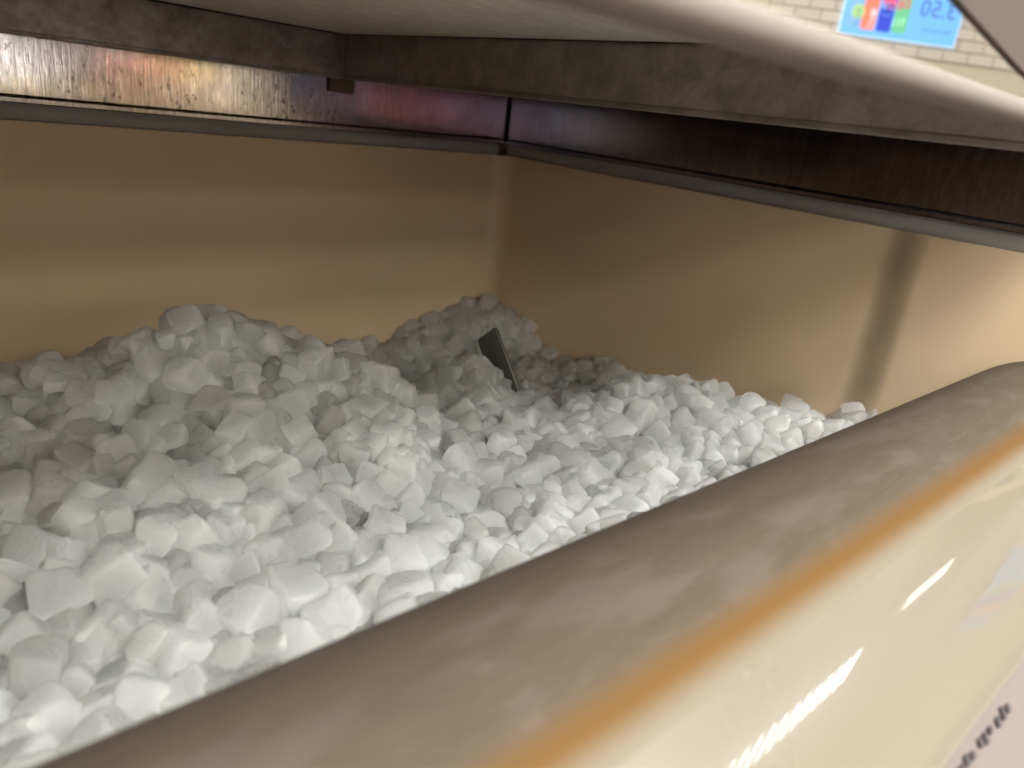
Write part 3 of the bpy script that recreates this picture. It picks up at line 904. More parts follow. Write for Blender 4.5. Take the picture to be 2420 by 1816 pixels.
(15,125,5819,5532,-2888,44,-61,-5),
(15,84,2334,3533,-2229,21,-22,-83),
(23,116,760,2527,-2445,42,-33,-84),
(23,102,6534,6437,-2778,-60,-57,13),
(9,107,6456,4987,-2623,57,-68,-41),
(5,118,6201,7427,-2479,12,-99,0),
(15,92,1899,4038,-2037,-13,-90,-18),
(4,101,5029,6768,-2971,64,55,53),
(6,88,4342,2395,-2266,1,-10,-60),
(19,96,3542,3990,-2277,70,-7,71),
(11,109,992,3535,-2223,-46,-36,-53),
(21,97,730,2778,-2348,10,50,19),
(20,109,4664,7384,-2845,93,-31,13),
(16,95,2774,4006,-2077,-36,19,-90),
(14,101,4346,3770,-2282,-46,3,59),
(8,95,4319,2272,-2241,9,-35,-55),
(10,96,3256,3160,-2373,12,60,-42),
(15,81,4181,2137,-2133,66,56,38),
(2,114,4423,2342,-2227,-52,-69,14),
(1,106,3601,2903,-2385,91,17,3),
(9,99,3470,3709,-2310,68,58,-20),
(5,112,4525,3898,-2284,-26,-75,57),
(0,84,1470,4998,-1775,-32,-11,82),
(12,85,1438,4641,-1961,12,57,-46),
(0,95,6251,5301,-2691,-77,34,-52),
(17,109,6187,5136,-2733,-65,39,-46),
(13,126,6346,2821,-2275,78,20,-58),
(23,85,4442,3719,-2224,-12,52,-58),
(13,108,1219,4046,-2172,12,-80,13),
(22,110,1434,2241,-2299,-77,-23,-39),
(0,98,3926,3055,-2317,100,0,-2),
(11,100,2420,2841,-2321,33,15,-42),
(1,88,3552,3888,-2311,-53,-62,56),
(9,148,1053,6928,-2562,42,-29,51),
(9,112,5956,6719,-2789,24,83,40),
(2,94,1815,2805,-2401,21,-41,82),
(16,80,4768,2804,-2170,-14,-1,-43),
(6,87,4275,2187,-2152,-38,-28,46),
(11,109,5455,2371,-2133,21,-9,-82),
(5,90,3581,3716,-2299,-7,-92,38),
(22,89,766,5092,-2059,37,15,92),
(12,95,4659,2210,-2179,-60,-71,-16),
(16,117,5158,7426,-2818,6,-62,70),
(19,84,1915,3810,-2244,59,61,-20),
(7,85,2067,2328,-2332,22,-20,-82),
(16,111,2750,2118,-2176,33,-69,54),
(10,108,2255,4360,-1885,70,22,16),
(23,112,5969,7370,-2558,-16,50,83),
(17,113,4487,3243,-2286,-85,-19,-44),
(7,63,2598,2859,-2317,-9,-88,-47),
(18,88,4441,3399,-2232,54,-26,-59),
(22,91,1171,2444,-2448,34,-3,76),
(6,102,5268,6612,-2917,32,81,-44),
(0,107,6192,5460,-2764,-41,-29,-24),
(20,124,129,2661,-2293,-77,-53,-34),
(3,88,3968,3498,-2291,6,29,-22),
(7,115,431,3662,-2393,56,32,10),
(18,127,4454,2477,-2304,50,24,83),
(9,104,3037,3671,-2324,65,18,-74),
(12,97,3370,3158,-2338,-29,49,14),
(5,102,4910,6960,-2886,-87,29,8),
(15,77,2692,3967,-2073,26,83,40),
(10,122,3866,2625,-2308,6,50,40),
(20,90,5938,2188,-2135,-72,-37,39),
(1,85,1707,4850,-1713,-32,88,-2),
(23,101,6528,6196,-2843,57,-64,44),
(23,101,6447,2172,-2187,-29,-6,11),
(14,97,4196,4485,-2302,-29,85,-32),
(23,109,6192,5619,-2797,69,-50,-31),
(6,105,4577,4385,-2455,35,52,-53),
(10,100,3458,3817,-2331,22,79,-52),
(8,115,4166,3432,-2313,-40,3,44),
(7,95,2181,2275,-2299,71,32,18),
(6,104,4523,7250,-2929,-52,48,16),
(15,76,1075,3293,-2307,81,5,-31),
(9,116,976,4181,-2200,-58,2,-37),
(18,92,2613,2939,-2383,-55,35,-66),
(14,145,1200,2772,-2482,68,-35,27),
(13,110,5345,2232,-2178,3,33,-88),
(3,102,3506,4213,-2271,-71,61,19),
(10,129,5412,6931,-2801,21,32,-82),
(7,115,234,3301,-2342,-49,60,60),
(19,121,6515,5153,-2642,-27,3,8),
(14,107,2142,4164,-2012,4,28,-94),
(13,114,6492,4892,-2687,68,-66,28),
(11,99,4039,3393,-2279,-57,-3,-39),
(19,105,6036,6970,-2597,-68,6,28),
(7,129,3384,4194,-2366,-18,24,-72),
(3,97,1603,4455,-1982,76,-12,57),
(13,106,2436,3849,-2104,36,54,-68),
(19,111,579,2502,-2494,-86,6,24),
(18,71,3719,4303,-2238,-48,24,-53),
(20,63,2886,3871,-2185,26,82,48),
(3,70,2208,3097,-2318,-27,-36,66),
(10,112,6127,5347,-2831,0,80,54),
(19,115,2408,3525,-2293,-29,18,93),
(15,62,1556,4822,-1764,-33,30,-87),
(16,113,3641,2118,-2168,10,-40,-74),
(7,81,3812,3401,-2275,-73,-67,-11),
(9,100,6354,6517,-2731,-19,-87,43),
(3,137,6068,5832,-2834,-59,-11,39),
(2,90,1581,4563,-1906,-34,73,56),
(14,109,2251,3763,-2196,40,-55,73),
(5,140,2000,4973,-1739,10,6,-12),
(12,98,6222,4978,-2726,-33,-77,-52),
(22,88,2078,3939,-2105,-13,-25,-94),
(7,104,2165,4021,-2126,-58,-72,11),
(14,100,3277,3581,-2361,15,56,30),
(6,103,5227,6791,-2955,-75,-40,48),
(8,108,4027,2930,-2430,-12,86,49),
(17,100,2419,4144,-2025,5,11,-94),
(15,70,3236,3427,-2328,-4,46,-55),
(10,101,535,2371,-2370,-61,-73,31),
(2,92,2256,2687,-2334,-69,-30,-39),
(9,85,5714,2413,-2137,-10,-23,-90),
(23,109,5748,6474,-2841,-44,50,-26),
(9,109,2337,3993,-2042,-55,-26,75),
(19,87,6456,2430,-2258,49,-57,-5),
(3,104,3792,3859,-2283,-45,89,10),
(9,76,5014,3651,-2102,-15,-31,-57),
(17,111,3989,2346,-2289,7,85,-34),
(3,108,5023,2953,-2132,5,23,38),
(10,125,2908,3642,-2329,-47,-80,-2),
(18,116,2078,2775,-2370,-7,-67,53),
(2,84,2363,4335,-1872,17,80,-23),
(8,96,2286,3650,-2274,-7,81,0),
(9,112,6534,6581,-2569,-53,70,-41),
(19,75,5291,3498,-2090,2,-73,-61),
(9,119,4252,3217,-2356,66,35,-39),
(20,86,5994,5367,-2869,14,-47,-87),
(3,73,3937,4702,-2203,-6,3,81),
(6,97,1557,2803,-2420,-64,-28,50),
(14,95,5319,3242,-2090,1,-45,-46),
(0,85,4986,3526,-2117,-38,-32,71),
(11,123,3991,2603,-2289,-69,-39,-2),
(16,96,4916,2404,-2194,-14,47,39),
(8,91,663,5094,-2084,83,50,15),
(15,111,4794,3390,-2187,34,-1,-29),
(23,112,4714,3257,-2232,-27,50,69),
(1,97,5882,6895,-2684,56,60,-11),
(15,125,1280,2495,-2492,-3,-85,-46),
(7,127,4248,3661,-2340,-14,-96,17),
(8,121,3328,4338,-2300,-60,24,-62),
(12,94,1364,3369,-2296,28,-94,5),
(4,119,315,3263,-2463,55,48,53),
(23,99,3304,2128,-2183,-28,-86,-41),
(6,94,5238,7267,-2775,5,-3,-3),
(23,117,6336,6730,-2687,-89,29,-17),
(18,74,3383,2983,-2345,-34,80,-42),
(8,100,3005,2254,-2287,81,-9,-49),
(4,134,1235,3757,-2279,9,-43,12),
(9,94,4881,4606,-2523,-99,-3,12),
(8,100,4880,7256,-2899,75,49,13),
(15,96,5173,3357,-2123,-22,89,40),
(6,91,2956,3824,-2257,27,-53,-80),
(3,106,5832,5876,-2817,-28,-35,-62),
(22,100,4401,2212,-2183,66,-33,-8),
(0,106,5126,2777,-2126,-84,-17,-8),
(0,114,2450,3691,-2236,-50,9,-11),
(9,125,1141,4707,-2048,-2,85,48),
(1,105,5831,7188,-2645,0,46,9),
(1,104,2272,4750,-1801,81,-3,-25),
(8,77,5418,3035,-2097,-64,-25,62),
(3,122,6286,7320,-2569,-20,-32,-39),
(13,96,756,2434,-2373,89,21,-32),
(8,97,6214,6978,-2560,-69,-56,24),
(8,81,3498,3262,-2325,64,-50,15),
(7,110,4180,4757,-2170,22,-68,58),
(4,130,4376,4718,-2327,-49,-77,-20),
(23,112,4640,6868,-3008,39,86,5),
(17,96,2878,3975,-2144,-50,-17,85),
(7,59,2383,3604,-2196,-3,18,-23),
(0,104,6222,6319,-2844,40,67,-58),
(21,72,5356,2158,-2134,-26,-27,-89),
(23,59,1858,4023,-2125,-49,-26,80),
(13,96,2489,4430,-1819,28,-3,-22),
(6,105,6526,5894,-2847,77,56,-4),
(14,106,1366,3098,-2418,-73,-33,-57),
(0,91,3924,2248,-2260,-47,-51,-7),
(8,52,3012,3149,-2363,83,-33,28),
(4,110,6524,6806,-2589,-8,14,-34),
(12,87,3042,2807,-2426,73,22,57),
(2,88,3041,3783,-2326,48,-85,11),
(13,99,4588,3198,-2361,-45,-11,88),
(23,111,6356,5012,-2716,-44,81,-31),
(0,81,2404,2404,-2364,21,-21,-64),
(11,114,4856,4347,-2499,44,34,64),
(6,98,5209,4505,-2544,70,-52,19),
(14,83,4644,7028,-2975,-46,34,29),
(3,104,3673,4386,-2299,20,70,-68),
(6,87,4068,3053,-2324,6,-3,99),
(3,103,1977,3977,-2129,24,-86,-28),
(17,125,5569,6689,-2910,36,-83,-38),
(8,110,1628,5622,-2493,-43,70,20),
(3,104,2093,3771,-2246,66,59,32),
(7,124,6087,6074,-2861,13,26,-31),
(6,125,1812,2616,-2483,57,-18,54),
(17,114,1771,2887,-2452,-1,88,-44),
(14,104,3940,3923,-2305,44,59,32),
(0,106,1172,5126,-1974,20,55,-61),
(21,101,3275,3954,-2343,-48,-37,0),
(18,90,3262,2992,-2371,68,68,-11),
(22,77,2006,3043,-2285,71,65,-17),
(17,94,5253,7391,-2705,27,-61,65),
(5,88,5377,6539,-2934,9,-91,-41),
(22,88,3370,3692,-2353,25,-10,71),
(14,128,3762,3629,-2365,22,-53,-18),
(4,87,4919,6720,-3099,2,-90,27),
(6,99,5410,2051,-2110,-28,-19,94),
(11,88,2793,3113,-2378,27,-29,85),
(17,90,3494,3556,-2304,29,-4,-30),
(7,92,2929,4115,-2084,-36,49,-72),
(8,137,4757,2552,-2326,16,-63,76),
(17,79,2690,2641,-2369,-20,-54,-29),
(3,89,6219,6853,-2601,79,4,-44),
(10,110,713,3550,-2375,30,-73,-62),
(8,96,6031,2456,-2200,-90,-9,-43),
(13,103,6304,6639,-2650,62,75,-19),
(7,96,6024,7228,-2562,88,-17,19),
(1,94,4348,4337,-2367,-94,-21,-22),
(0,106,5287,3840,-2196,22,-8,-10),
(14,102,4928,7086,-2891,79,2,26),
(5,114,5895,6134,-2902,-71,39,14),
(6,118,2461,3416,-2344,-14,92,-37),
(0,88,4671,7132,-2919,46,-10,81),
(23,83,6071,6230,-2868,-43,-52,-68),
(8,89,709,3340,-2324,34,-30,86),
(13,95,4472,3032,-2325,-45,-34,-47),
(22,101,6372,5149,-2699,25,14,60),
(13,128,1146,4163,-2224,-80,27,-10),
(1,117,6526,3130,-2429,-87,45,-2),
(23,100,4558,4667,-2465,-90,42,12),
(23,82,5608,6088,-2833,72,17,46),
(22,79,2406,3765,-2099,-71,33,59),
(21,125,6539,6964,-2532,12,30,-70),
(17,114,4976,3103,-2192,72,58,-31),
(7,107,1981,4193,-1987,-28,-78,-2),
(21,88,612,4805,-2105,-46,42,-62),
(2,79,987,3630,-2231,8,-45,-79),
(6,115,1572,4169,-2175,-25,5,-84),
(7,96,5317,3092,-2118,-87,35,26),
(13,111,5697,6275,-2846,-79,-27,45),
(21,77,3699,4490,-2255,-45,-66,29),
(9,93,464,4383,-2223,-12,-87,46),
(23,113,2550,2823,-2419,-38,-51,73),
(3,104,1473,2686,-2416,25,29,-79),
(0,80,4850,6913,-2990,90,21,-34),
(3,105,4031,2472,-2321,-11,74,-7),
(1,86,2561,3058,-2386,83,-9,-48),
(23,135,2927,4484,-2145,11,-47,83),
(11,126,4590,4511,-2451,-70,-57,-8),
(23,94,703,4477,-2221,73,46,-7),
(17,88,1196,4461,-2085,-63,63,-35),
(16,96,1799,4684,-1798,-51,-13,-17),
(0,99,1722,4322,-1995,-9,58,80),
(5,98,6323,6913,-2535,-10,-85,47),
(1,85,6443,5247,-2676,71,-41,36),
(18,96,6199,6537,-2767,1,-42,-83),
(1,113,1035,3217,-2382,39,-70,15),
(10,120,4515,6995,-2985,74,-41,-53),
(10,115,4814,7038,-2975,-31,-94,17),
(15,94,5891,2381,-2178,-69,-58,-31),
(11,148,879,2634,-2466,89,-34,1),
(5,106,3165,3665,-2332,-7,-88,-39),
(16,127,4262,2859,-2317,46,-65,45),
(13,95,919,3141,-2358,92,21,-14),
(19,92,5597,7109,-2732,61,-9,64),
(16,109,6442,6588,-2708,29,87,-36),
(20,105,5783,6627,-2829,-7,-73,-67),
(4,111,2527,4569,-1828,3,-6,-96),
(3,100,2873,3502,-2394,20,-52,-35),
(1,85,2709,3778,-2166,-16,18,51),
(3,109,6477,7155,-2532,21,-18,-16),
(0,113,590,3425,-2373,-93,-21,1),
(20,92,2814,4324,-1963,69,-58,4),
(4,103,4494,4008,-2379,38,-12,51),
(13,98,5101,7063,-2823,-38,-19,-90),
(0,86,5782,6191,-2861,38,87,5),
(22,95,1364,2735,-2508,72,65,-18),
(15,126,6053,6421,-2892,15,-25,-29),
(9,83,3459,3338,-2385,34,-28,-76),
(0,97,5772,2762,-2198,-4,-50,-3),
(3,113,2435,2605,-2355,56,62,39),
(19,95,5537,6987,-2781,-21,-42,-46),
(21,99,6232,6429,-2820,12,-29,54),
(3,91,4853,3085,-2207,-61,-28,-74),
(1,112,1773,3477,-2405,-36,18,46),
(8,83,6345,6795,-2550,37,-91,9),
(14,93,3650,4274,-2309,56,75,8),
(11,88,4888,6821,-3021,8,-41,4),
(2,103,5926,7219,-2608,17,47,71),
(9,98,4745,3740,-2249,65,21,-52),
(20,121,5999,5456,-2946,27,5,30),
(8,109,5788,6935,-2780,-21,-14,-87),
(13,105,1283,4727,-2063,87,-41,-23),
(8,81,5046,2578,-2151,45,-29,83),
(23,95,3738,4800,-2309,33,-27,-68),
(16,117,6371,6390,-2859,-14,-55,64),
(19,123,4676,3546,-2217,-86,27,4),
(12,71,4652,3828,-2249,-36,-2,-71),
(1,118,5952,6897,-2786,40,77,6),
(11,71,3846,2352,-2245,-42,-30,-71),
(14,86,4335,3124,-2309,44,27,-19),
(8,110,6136,5066,-2887,70,-57,32),
(12,95,5267,7103,-2793,-14,49,-59),
(0,113,6481,5371,-2718,-91,-20,-35),
(19,113,2331,2779,-2389,-34,26,-86),
(10,121,2788,4820,-2093,86,15,-48),
(2,76,3650,3655,-2322,-63,-10,56),
(18,79,2412,4391,-1776,-16,12,86),
(11,117,653,5257,-2131,-64,23,-16),
(8,94,5204,2374,-2160,-11,-68,71),
(19,103,5746,7244,-2731,26,19,52),
(17,76,2007,2977,-2333,58,58,-55),
(22,84,5148,6604,-3030,-80,-8,-31),
(9,106,1790,5094,-1679,-8,4,7),
(13,110,5222,7029,-2885,24,-83,43),
(19,90,2779,2612,-2365,57,36,39),
(21,85,1492,5098,-1742,-51,-28,-54),
(23,104,2310,3882,-2121,20,-60,-38),
(16,111,2274,3439,-2326,-23,-85,-12),
(7,77,1602,3208,-2420,-3,-30,-91),
(10,81,5661,7287,-2678,26,-87,35),
(4,80,959,2357,-2317,-10,36,54),
(1,109,698,4729,-2176,73,-44,-26),
(18,88,5564,5885,-2852,43,-52,40),
(9,112,4636,2271,-2250,32,15,4),
(23,102,6128,7138,-2611,-73,49,-2),
(21,88,4584,7455,-2891,-29,-9,-95),
(13,106,5194,2551,-2148,-40,1,-56),
(8,81,5956,7067,-2633,24,17,-38),
(15,114,4877,4078,-2379,-10,-64,-3),
(11,89,5247,2802,-2110,-27,-25,-46),
(3,111,3676,4622,-2357,18,-27,-94),
(11,127,3797,2872,-2395,4,85,-41),
(17,102,6263,4842,-2708,28,11,23),
(10,100,5773,7435,-2618,-34,6,60),
(5,107,638,4604,-2240,42,1,7),
(17,133,4208,4627,-2273,-40,49,64),
(3,101,1927,3039,-2384,33,15,2),
(6,127,2763,3444,-2446,92,-28,-6),
(17,93,6080,5566,-2842,-17,47,59),
(11,97,4246,2376,-2293,-49,36,-58),
(22,89,6044,5278,-2902,21,59,1),
(12,101,1210,3048,-2437,-3,88,45),
(16,85,6488,6674,-2622,25,38,89),
(15,85,5982,6834,-2690,-33,-4,-51),
(1,109,2145,4785,-1861,74,39,16),
(21,77,5152,7308,-2856,67,-11,73),
(17,77,3918,2398,-2266,-47,67,-57),
(23,115,673,5120,-2220,-9,-14,3),
(3,88,3148,4044,-2247,-47,-50,-57),
(22,74,4991,3367,-2137,52,-53,50),
(20,90,5344,7440,-2709,-46,-7,86),
(1,97,5859,6792,-2838,-21,40,3),
(13,104,6384,7438,-2509,24,-15,28),
(18,87,4862,3829,-2233,28,7,-31),
(15,94,2288,3156,-2367,-58,-8,-78),
(2,103,4396,4244,-2432,24,61,-14),
(21,105,5536,5777,-2947,67,-13,41),
(18,121,2134,5681,-2608,-10,66,66),
(21,88,6414,6979,-2504,9,-29,90),
(12,89,6275,5392,-2770,-47,6,-82),
(3,121,487,4629,-2311,-32,55,77),
(2,119,1148,3391,-2348,-21,-3,62),
(21,102,2841,4709,-2190,52,50,-15),
(22,85,4858,7157,-2960,-51,17,-82),
(2,97,340,3475,-2379,-6,-48,-57),
(14,96,5394,2492,-2105,-7,4,83),
(22,118,4964,6831,-3055,19,48,-21),
(9,113,1941,3687,-2298,15,-81,-33),
(18,101,2719,2524,-2333,27,80,54),
(21,94,903,2738,-2409,-18,75,-57),
(23,108,3576,3355,-2394,97,-5,-19),
(7,89,5563,6488,-2838,45,-16,-79),
(21,74,2197,2938,-2353,43,79,27),
(22,110,890,5344,-2082,75,43,36),
(2,105,1815,4977,-1697,2,31,-65),
(0,86,5508,2783,-2151,-24,-79,-40),
(7,98,5505,3226,-2100,-34,-83,-43),
(19,112,1454,4511,-2052,-82,-25,19),
(13,97,2002,4328,-1948,20,-53,-42),
(6,83,3618,4845,-2376,-71,-34,-61),
(19,112,2356,4509,-1836,92,-3,-2),
(0,107,5475,7148,-2736,-56,27,-71),
(2,76,694,4528,-2152,-30,-1,15),
(22,94,2728,3522,-2346,1,-16,-3),
(16,101,3434,2932,-2423,22,15,46),
(16,84,3678,3873,-2357,-1,52,-65),
(14,116,4501,6256,-3028,-52,32,75),
(8,112,5846,6340,-2875,-35,19,59),
(3,120,1330,2875,-2507,41,-20,-60),
(7,123,4403,4445,-2442,53,52,-54),
(2,109,4662,7247,-2983,9,12,-98),
(6,91,3028,3222,-2437,32,41,84),
(8,87,4358,2624,-2312,23,50,33),
(13,86,3813,3029,-2316,61,79,-4),
(15,121,6029,5040,-2883,-25,-23,55),
(0,91,1295,4243,-2220,-9,79,-59),
(13,58,1386,4569,-2017,-34,2,-86),
(7,111,1288,3239,-2399,-27,9,-90),
(1,99,2147,3494,-2370,18,92,-10),
(16,70,2500,4892,-1882,87,16,-31),
(0,114,1942,4481,-1908,78,31,37),
(11,107,1906,4357,-1960,57,-38,-72),
(14,103,5758,5400,-2926,11,-79,19),
(8,81,5374,7246,-2743,-42,71,47),
(3,84,629,3100,-2478,17,14,-95),
(7,96,5052,2310,-2266,-26,-50,-82),
(15,95,4665,4304,-2475,-1,-58,-68),
(8,84,716,4896,-2153,-17,-23,-80),
(7,103,5524,2532,-2139,-17,49,8),
(10,90,6543,5477,-2694,-40,16,6),
(9,98,1060,5078,-1986,11,81,29),
(12,78,2572,3197,-2410,65,-36,-1),
(8,87,3838,4075,-2386,-24,-36,32),
(20,86,6385,7239,-2592,71,8,24),
(14,105,3491,3176,-2423,-47,-79,-38),
(16,114,3804,4290,-2305,-36,86,-21),
(14,94,3188,3214,-2421,-41,-46,-26),
(9,115,1315,2349,-2387,-48,-44,3),
(10,107,1289,2227,-2304,-30,35,7),
(9,97,1750,3848,-2289,0,26,-68),
(15,119,1813,3619,-2394,54,-11,-81),
(14,48,859,4836,-2043,39,-61,67),
(6,121,3781,2512,-2318,-7,-75,58),
(2,107,3914,2105,-2168,5,27,-17),
(4,137,4832,2382,-2301,-49,5,-65),
(21,93,4384,2877,-2322,0,-22,72),
(1,70,2508,5674,-2969,61,34,-1),
(12,73,2639,3644,-2217,-60,-8,79),
(7,109,1457,3176,-2400,20,0,90),
(6,90,5094,6818,-2971,-76,-6,-61),
(6,84,6075,5172,-2878,21,-8,-68),
(14,101,5973,6300,-2910,3,57,-57),
(5,106,4290,3366,-2387,14,-76,-53),
(3,123,5432,7415,-2772,24,-1,-89),
(2,96,3224,3321,-2432,-29,57,-1),
(10,92,6264,5080,-2779,-75,51,37),
(18,122,4695,6433,-3098,-52,41,32),
(21,92,4876,3911,-2303,23,-20,36),
(1,101,4939,3437,-2205,57,63,-51),
(6,113,4990,3739,-2173,-18,-25,-50),
(21,87,4961,6992,-2978,-25,-92,12),
(15,102,6446,6141,-2931,-51,43,51),
(11,94,4723,7353,-2966,18,-82,4),
(9,89,4174,2537,-2348,7,59,76),
(6,127,6357,5279,-2803,-60,80,-5),
(5,115,967,3934,-2267,50,-49,-13),
(11,119,1415,2438,-2429,0,68,-52),
(22,101,2752,4996,-2231,97,-22,-5),
(6,92,950,4321,-2166,-2,19,-25),
(18,98,533,2574,-2384,21,-37,60),
(21,76,572,3310,-2344,3,95,25),
(10,94,1710,3190,-2396,-90,21,-25),
(11,109,4945,7399,-2917,-13,28,80),
(15,108,5816,5270,-2948,64,9,-51),
(13,110,5851,2487,-2222,-39,-25,79),
(20,113,2842,5527,-2970,28,42,85),
(0,78,5665,5867,-2901,11,-92,-1),
(23,55,2831,3932,-2102,-31,7,30),
(11,90,4856,3708,-2227,7,-12,-89),
(10,135,3049,4353,-2116,86,-47,14),
(18,93,3031,4185,-2104,-48,80,31),
(3,119,2451,3285,-2413,-94,5,13),
(5,102,2291,4109,-2063,-30,-3,14),
(23,90,2402,4672,-1862,-99,-8,6),
(21,97,2029,2525,-2399,-60,3,-80),
(9,94,2116,3047,-2289,-17,10,22),
(6,97,875,4413,-2169,7,-58,-68),
(11,113,860,5020,-2142,31,83,8),
(12,111,6196,5286,-2898,-27,43,-78),
(5,88,5784,7115,-2785,-18,97,-1),
(1,73,3292,3786,-2333,23,34,-85),
(13,107,1359,4377,-2145,-35,36,-82),
(21,107,1372,3542,-2280,-24,-30,89),
(16,91,5796,7367,-2691,-66,20,-50),
(21,134,2057,3477,-2329,-34,-34,82),
(13,102,2374,3295,-2317,-54,75,-32),
(15,129,2039,2923,-2431,-69,69,20),
(21,73,2807,3902,-2181,-48,37,-59),
(7,86,2663,5506,-2881,15,53,-19),
(4,107,2681,3286,-2431,78,-47,-40),
(8,130,1955,2138,-2276,-87,-31,-37),
(6,97,1103,4360,-2214,20,-88,44),
(9,96,4700,4658,-2475,-68,-32,-16),
(3,99,5061,2849,-2237,38,59,-32),
(12,89,4761,3019,-2292,17,-51,-71),
(12,100,5150,4594,-2608,-51,-44,74),
(3,110,4387,3934,-2389,19,52,82),
(14,66,4519,3144,-2349,-21,-31,7),
(17,118,6219,2143,-2218,15,57,6),
(19,98,5319,6988,-3002,64,62,40),
(14,65,5524,2165,-2159,50,78,0),
(17,101,5410,6444,-2898,-15,83,-54),
(20,125,915,4666,-2214,77,-4,-48),
(1,112,784,4601,-2209,-90,-11,34),
(2,86,4735,2326,-2266,2,-52,17),
(1,102,2980,2341,-2377,64,-17,36),
(18,102,2960,3033,-2374,57,33,68),
(2,105,5181,3411,-2167,-61,-74,-28),
(12,115,5185,2116,-2188,-42,70,-41),
(5,108,3154,4159,-2190,-15,13,38),
(15,102,6558,6120,-2960,47,45,54),
(17,89,1087,4427,-2145,42,-69,56),
(23,70,6325,6159,-2894,22,-62,-36),
(23,84,5707,2154,-2190,45,-31,67),
(20,98,711,5479,-2107,-6,-33,-94),
(11,82,4506,2959,-2353,5,96,-13),
(14,103,4709,3927,-2313,-58,72,3),
(6,82,4599,2711,-2315,43,45,-76),
(6,92,5035,4652,-2597,48,6,82),
(5,94,4587,2466,-2305,15,-28,87),
(20,116,330,3950,-2258,-69,-16,-4),
(1,114,3647,3999,-2363,-7,-58,78),
(5,81,3383,3564,-2347,-58,-10,-7),
(16,86,6293,6868,-2661,-24,21,75),
(1,110,3335,2203,-2278,-56,47,-32),
(17,91,5502,3439,-2111,30,11,-32),
(18,132,5641,7410,-2692,15,-17,5),
(4,97,5461,2676,-2143,-76,25,43),
(4,112,5528,2988,-2177,69,-47,48),
(5,108,864,3836,-2221,-4,-98,-14),
(3,110,1884,2561,-2368,-72,-44,-49),
(10,83,1775,5633,-2419,-17,-36,-72),
(6,95,5670,6991,-2810,25,-11,-7),
(20,63,4986,7229,-2868,-25,18,39),
(9,134,2152,6546,-2775,-53,-53,54),
(12,125,852,3254,-2372,-37,-74,-53),
(12,43,3052,2387,-2341,20,-31,92),
(8,86,2370,2279,-2305,7,-52,13),
(7,92,6003,5986,-2874,83,-28,20),
(5,101,5587,5654,-2952,70,-46,-36),
(1,111,3167,3930,-2429,-34,75,55),
(5,112,5355,6818,-3004,64,-11,0),
(0,85,5060,6677,-3085,3,-36,-87),
(20,79,4308,4541,-2355,-43,-90,10),
(8,75,6404,6009,-2938,-18,-17,-39),
(7,95,826,5140,-2172,64,-6,12),
(6,90,4848,2858,-2205,-47,-88,3),
(18,87,2329,3362,-2413,58,30,-51),
(12,94,4834,6848,-3128,8,-54,-34),
(22,70,2674,4243,-1927,19,22,-57),
(10,90,2648,6785,-2781,9,-59,-5),
(10,106,3165,3083,-2450,-51,67,2),
(21,113,834,4167,-2219,-19,-5,-46),
(12,97,5048,6918,-3034,42,86,-7),
(22,95,5932,6582,-2874,84,16,-33),
(8,96,5165,7009,-2985,59,-56,-35),
(16,86,4991,2509,-2193,18,24,-53),
(23,101,6481,6370,-2947,-23,68,-50),
(22,86,5041,7448,-2918,15,72,-17),
(3,76,4727,2863,-2341,-40,-42,12),
(14,91,5996,5716,-2858,-38,-52,77),
(19,123,945,5120,-2090,6,62,10),
(6,99,5308,7331,-2803,43,-27,-5),
(6,86,5365,6649,-3040,-13,28,32),
(6,116,5618,2883,-2121,-18,8,-53),
(15,121,767,2858,-2467,2,-76,-9),
(10,111,6484,6250,-2930,-95,-23,-13),
(0,102,2687,3052,-2436,70,70,3),
(14,109,2236,3276,-2351,76,-49,-41),
(3,107,6258,4902,-2803,-84,24,17),
(8,122,1735,2388,-2439,53,-3,-82),
(8,98,5070,6769,-3125,83,-16,-27),
(3,98,4023,4571,-2244,-71,4,70),
(0,81,4704,3176,-2339,35,11,-13),
(9,87,3020,7010,-2658,-76,-52,20),
(7,98,5566,3332,-2142,35,-52,40),
(5,135,5529,6791,-2989,21,-96,-15),
(23,129,5210,6651,-3096,-13,-39,-91),
(9,127,4975,2081,-2178,29,-88,18),
(20,129,4559,6522,-3096,40,-73,27),
(11,105,2968,3845,-2375,-12,-36,-79),
(9,82,4544,3565,-2292,54,66,-6),
(7,90,5588,6247,-2863,16,23,50),
(18,78,6091,2597,-2259,-14,-87,-44),
(7,83,5935,5275,-2940,21,-71,36),
(16,85,2779,5202,-2493,-30,-10,-56),
(0,119,5521,6543,-2936,-37,12,8),
(12,88,5822,5980,-2906,36,-78,-45),
(11,105,2882,4764,-2349,85,-40,-18),
(4,87,6140,7277,-2574,28,26,86),
(7,83,4293,4187,-2432,12,24,-96),
(12,124,4264,6765,-2908,-72,-49,-49),
(7,113,1184,2917,-2519,61,46,-34),
(10,102,2828,5222,-2652,-24,0,-3),
(0,98,5745,3428,-2512,22,-85,9),
(12,128,5999,2945,-2341,82,-20,52),
(18,93,650,2419,-2454,-68,50,25),
(8,117,5845,5769,-2885,-59,5,3),
(11,101,3988,4473,-2301,-66,38,27),
(8,93,5050,2421,-2159,19,-11,61),
(22,99,1501,5535,-2342,57,50,-59),
(2,130,1593,3839,-2287,13,40,-63),
(20,136,1617,2633,-2476,35,-32,-54),
(1,123,1591,3481,-2360,12,0,-92),
(21,101,3157,2428,-2322,-32,-14,-80),
(12,83,6230,2290,-2231,49,-70,-20),
(19,112,663,4383,-2318,-43,87,6),
(19,94,5380,3750,-2216,3,-35,2),
(11,104,4907,3570,-2192,6,67,47),
(10,56,3384,3046,-2385,48,71,37),
(16,103,3575,3034,-2450,-72,-60,-9),
(9,100,3261,4140,-2325,47,34,-7),
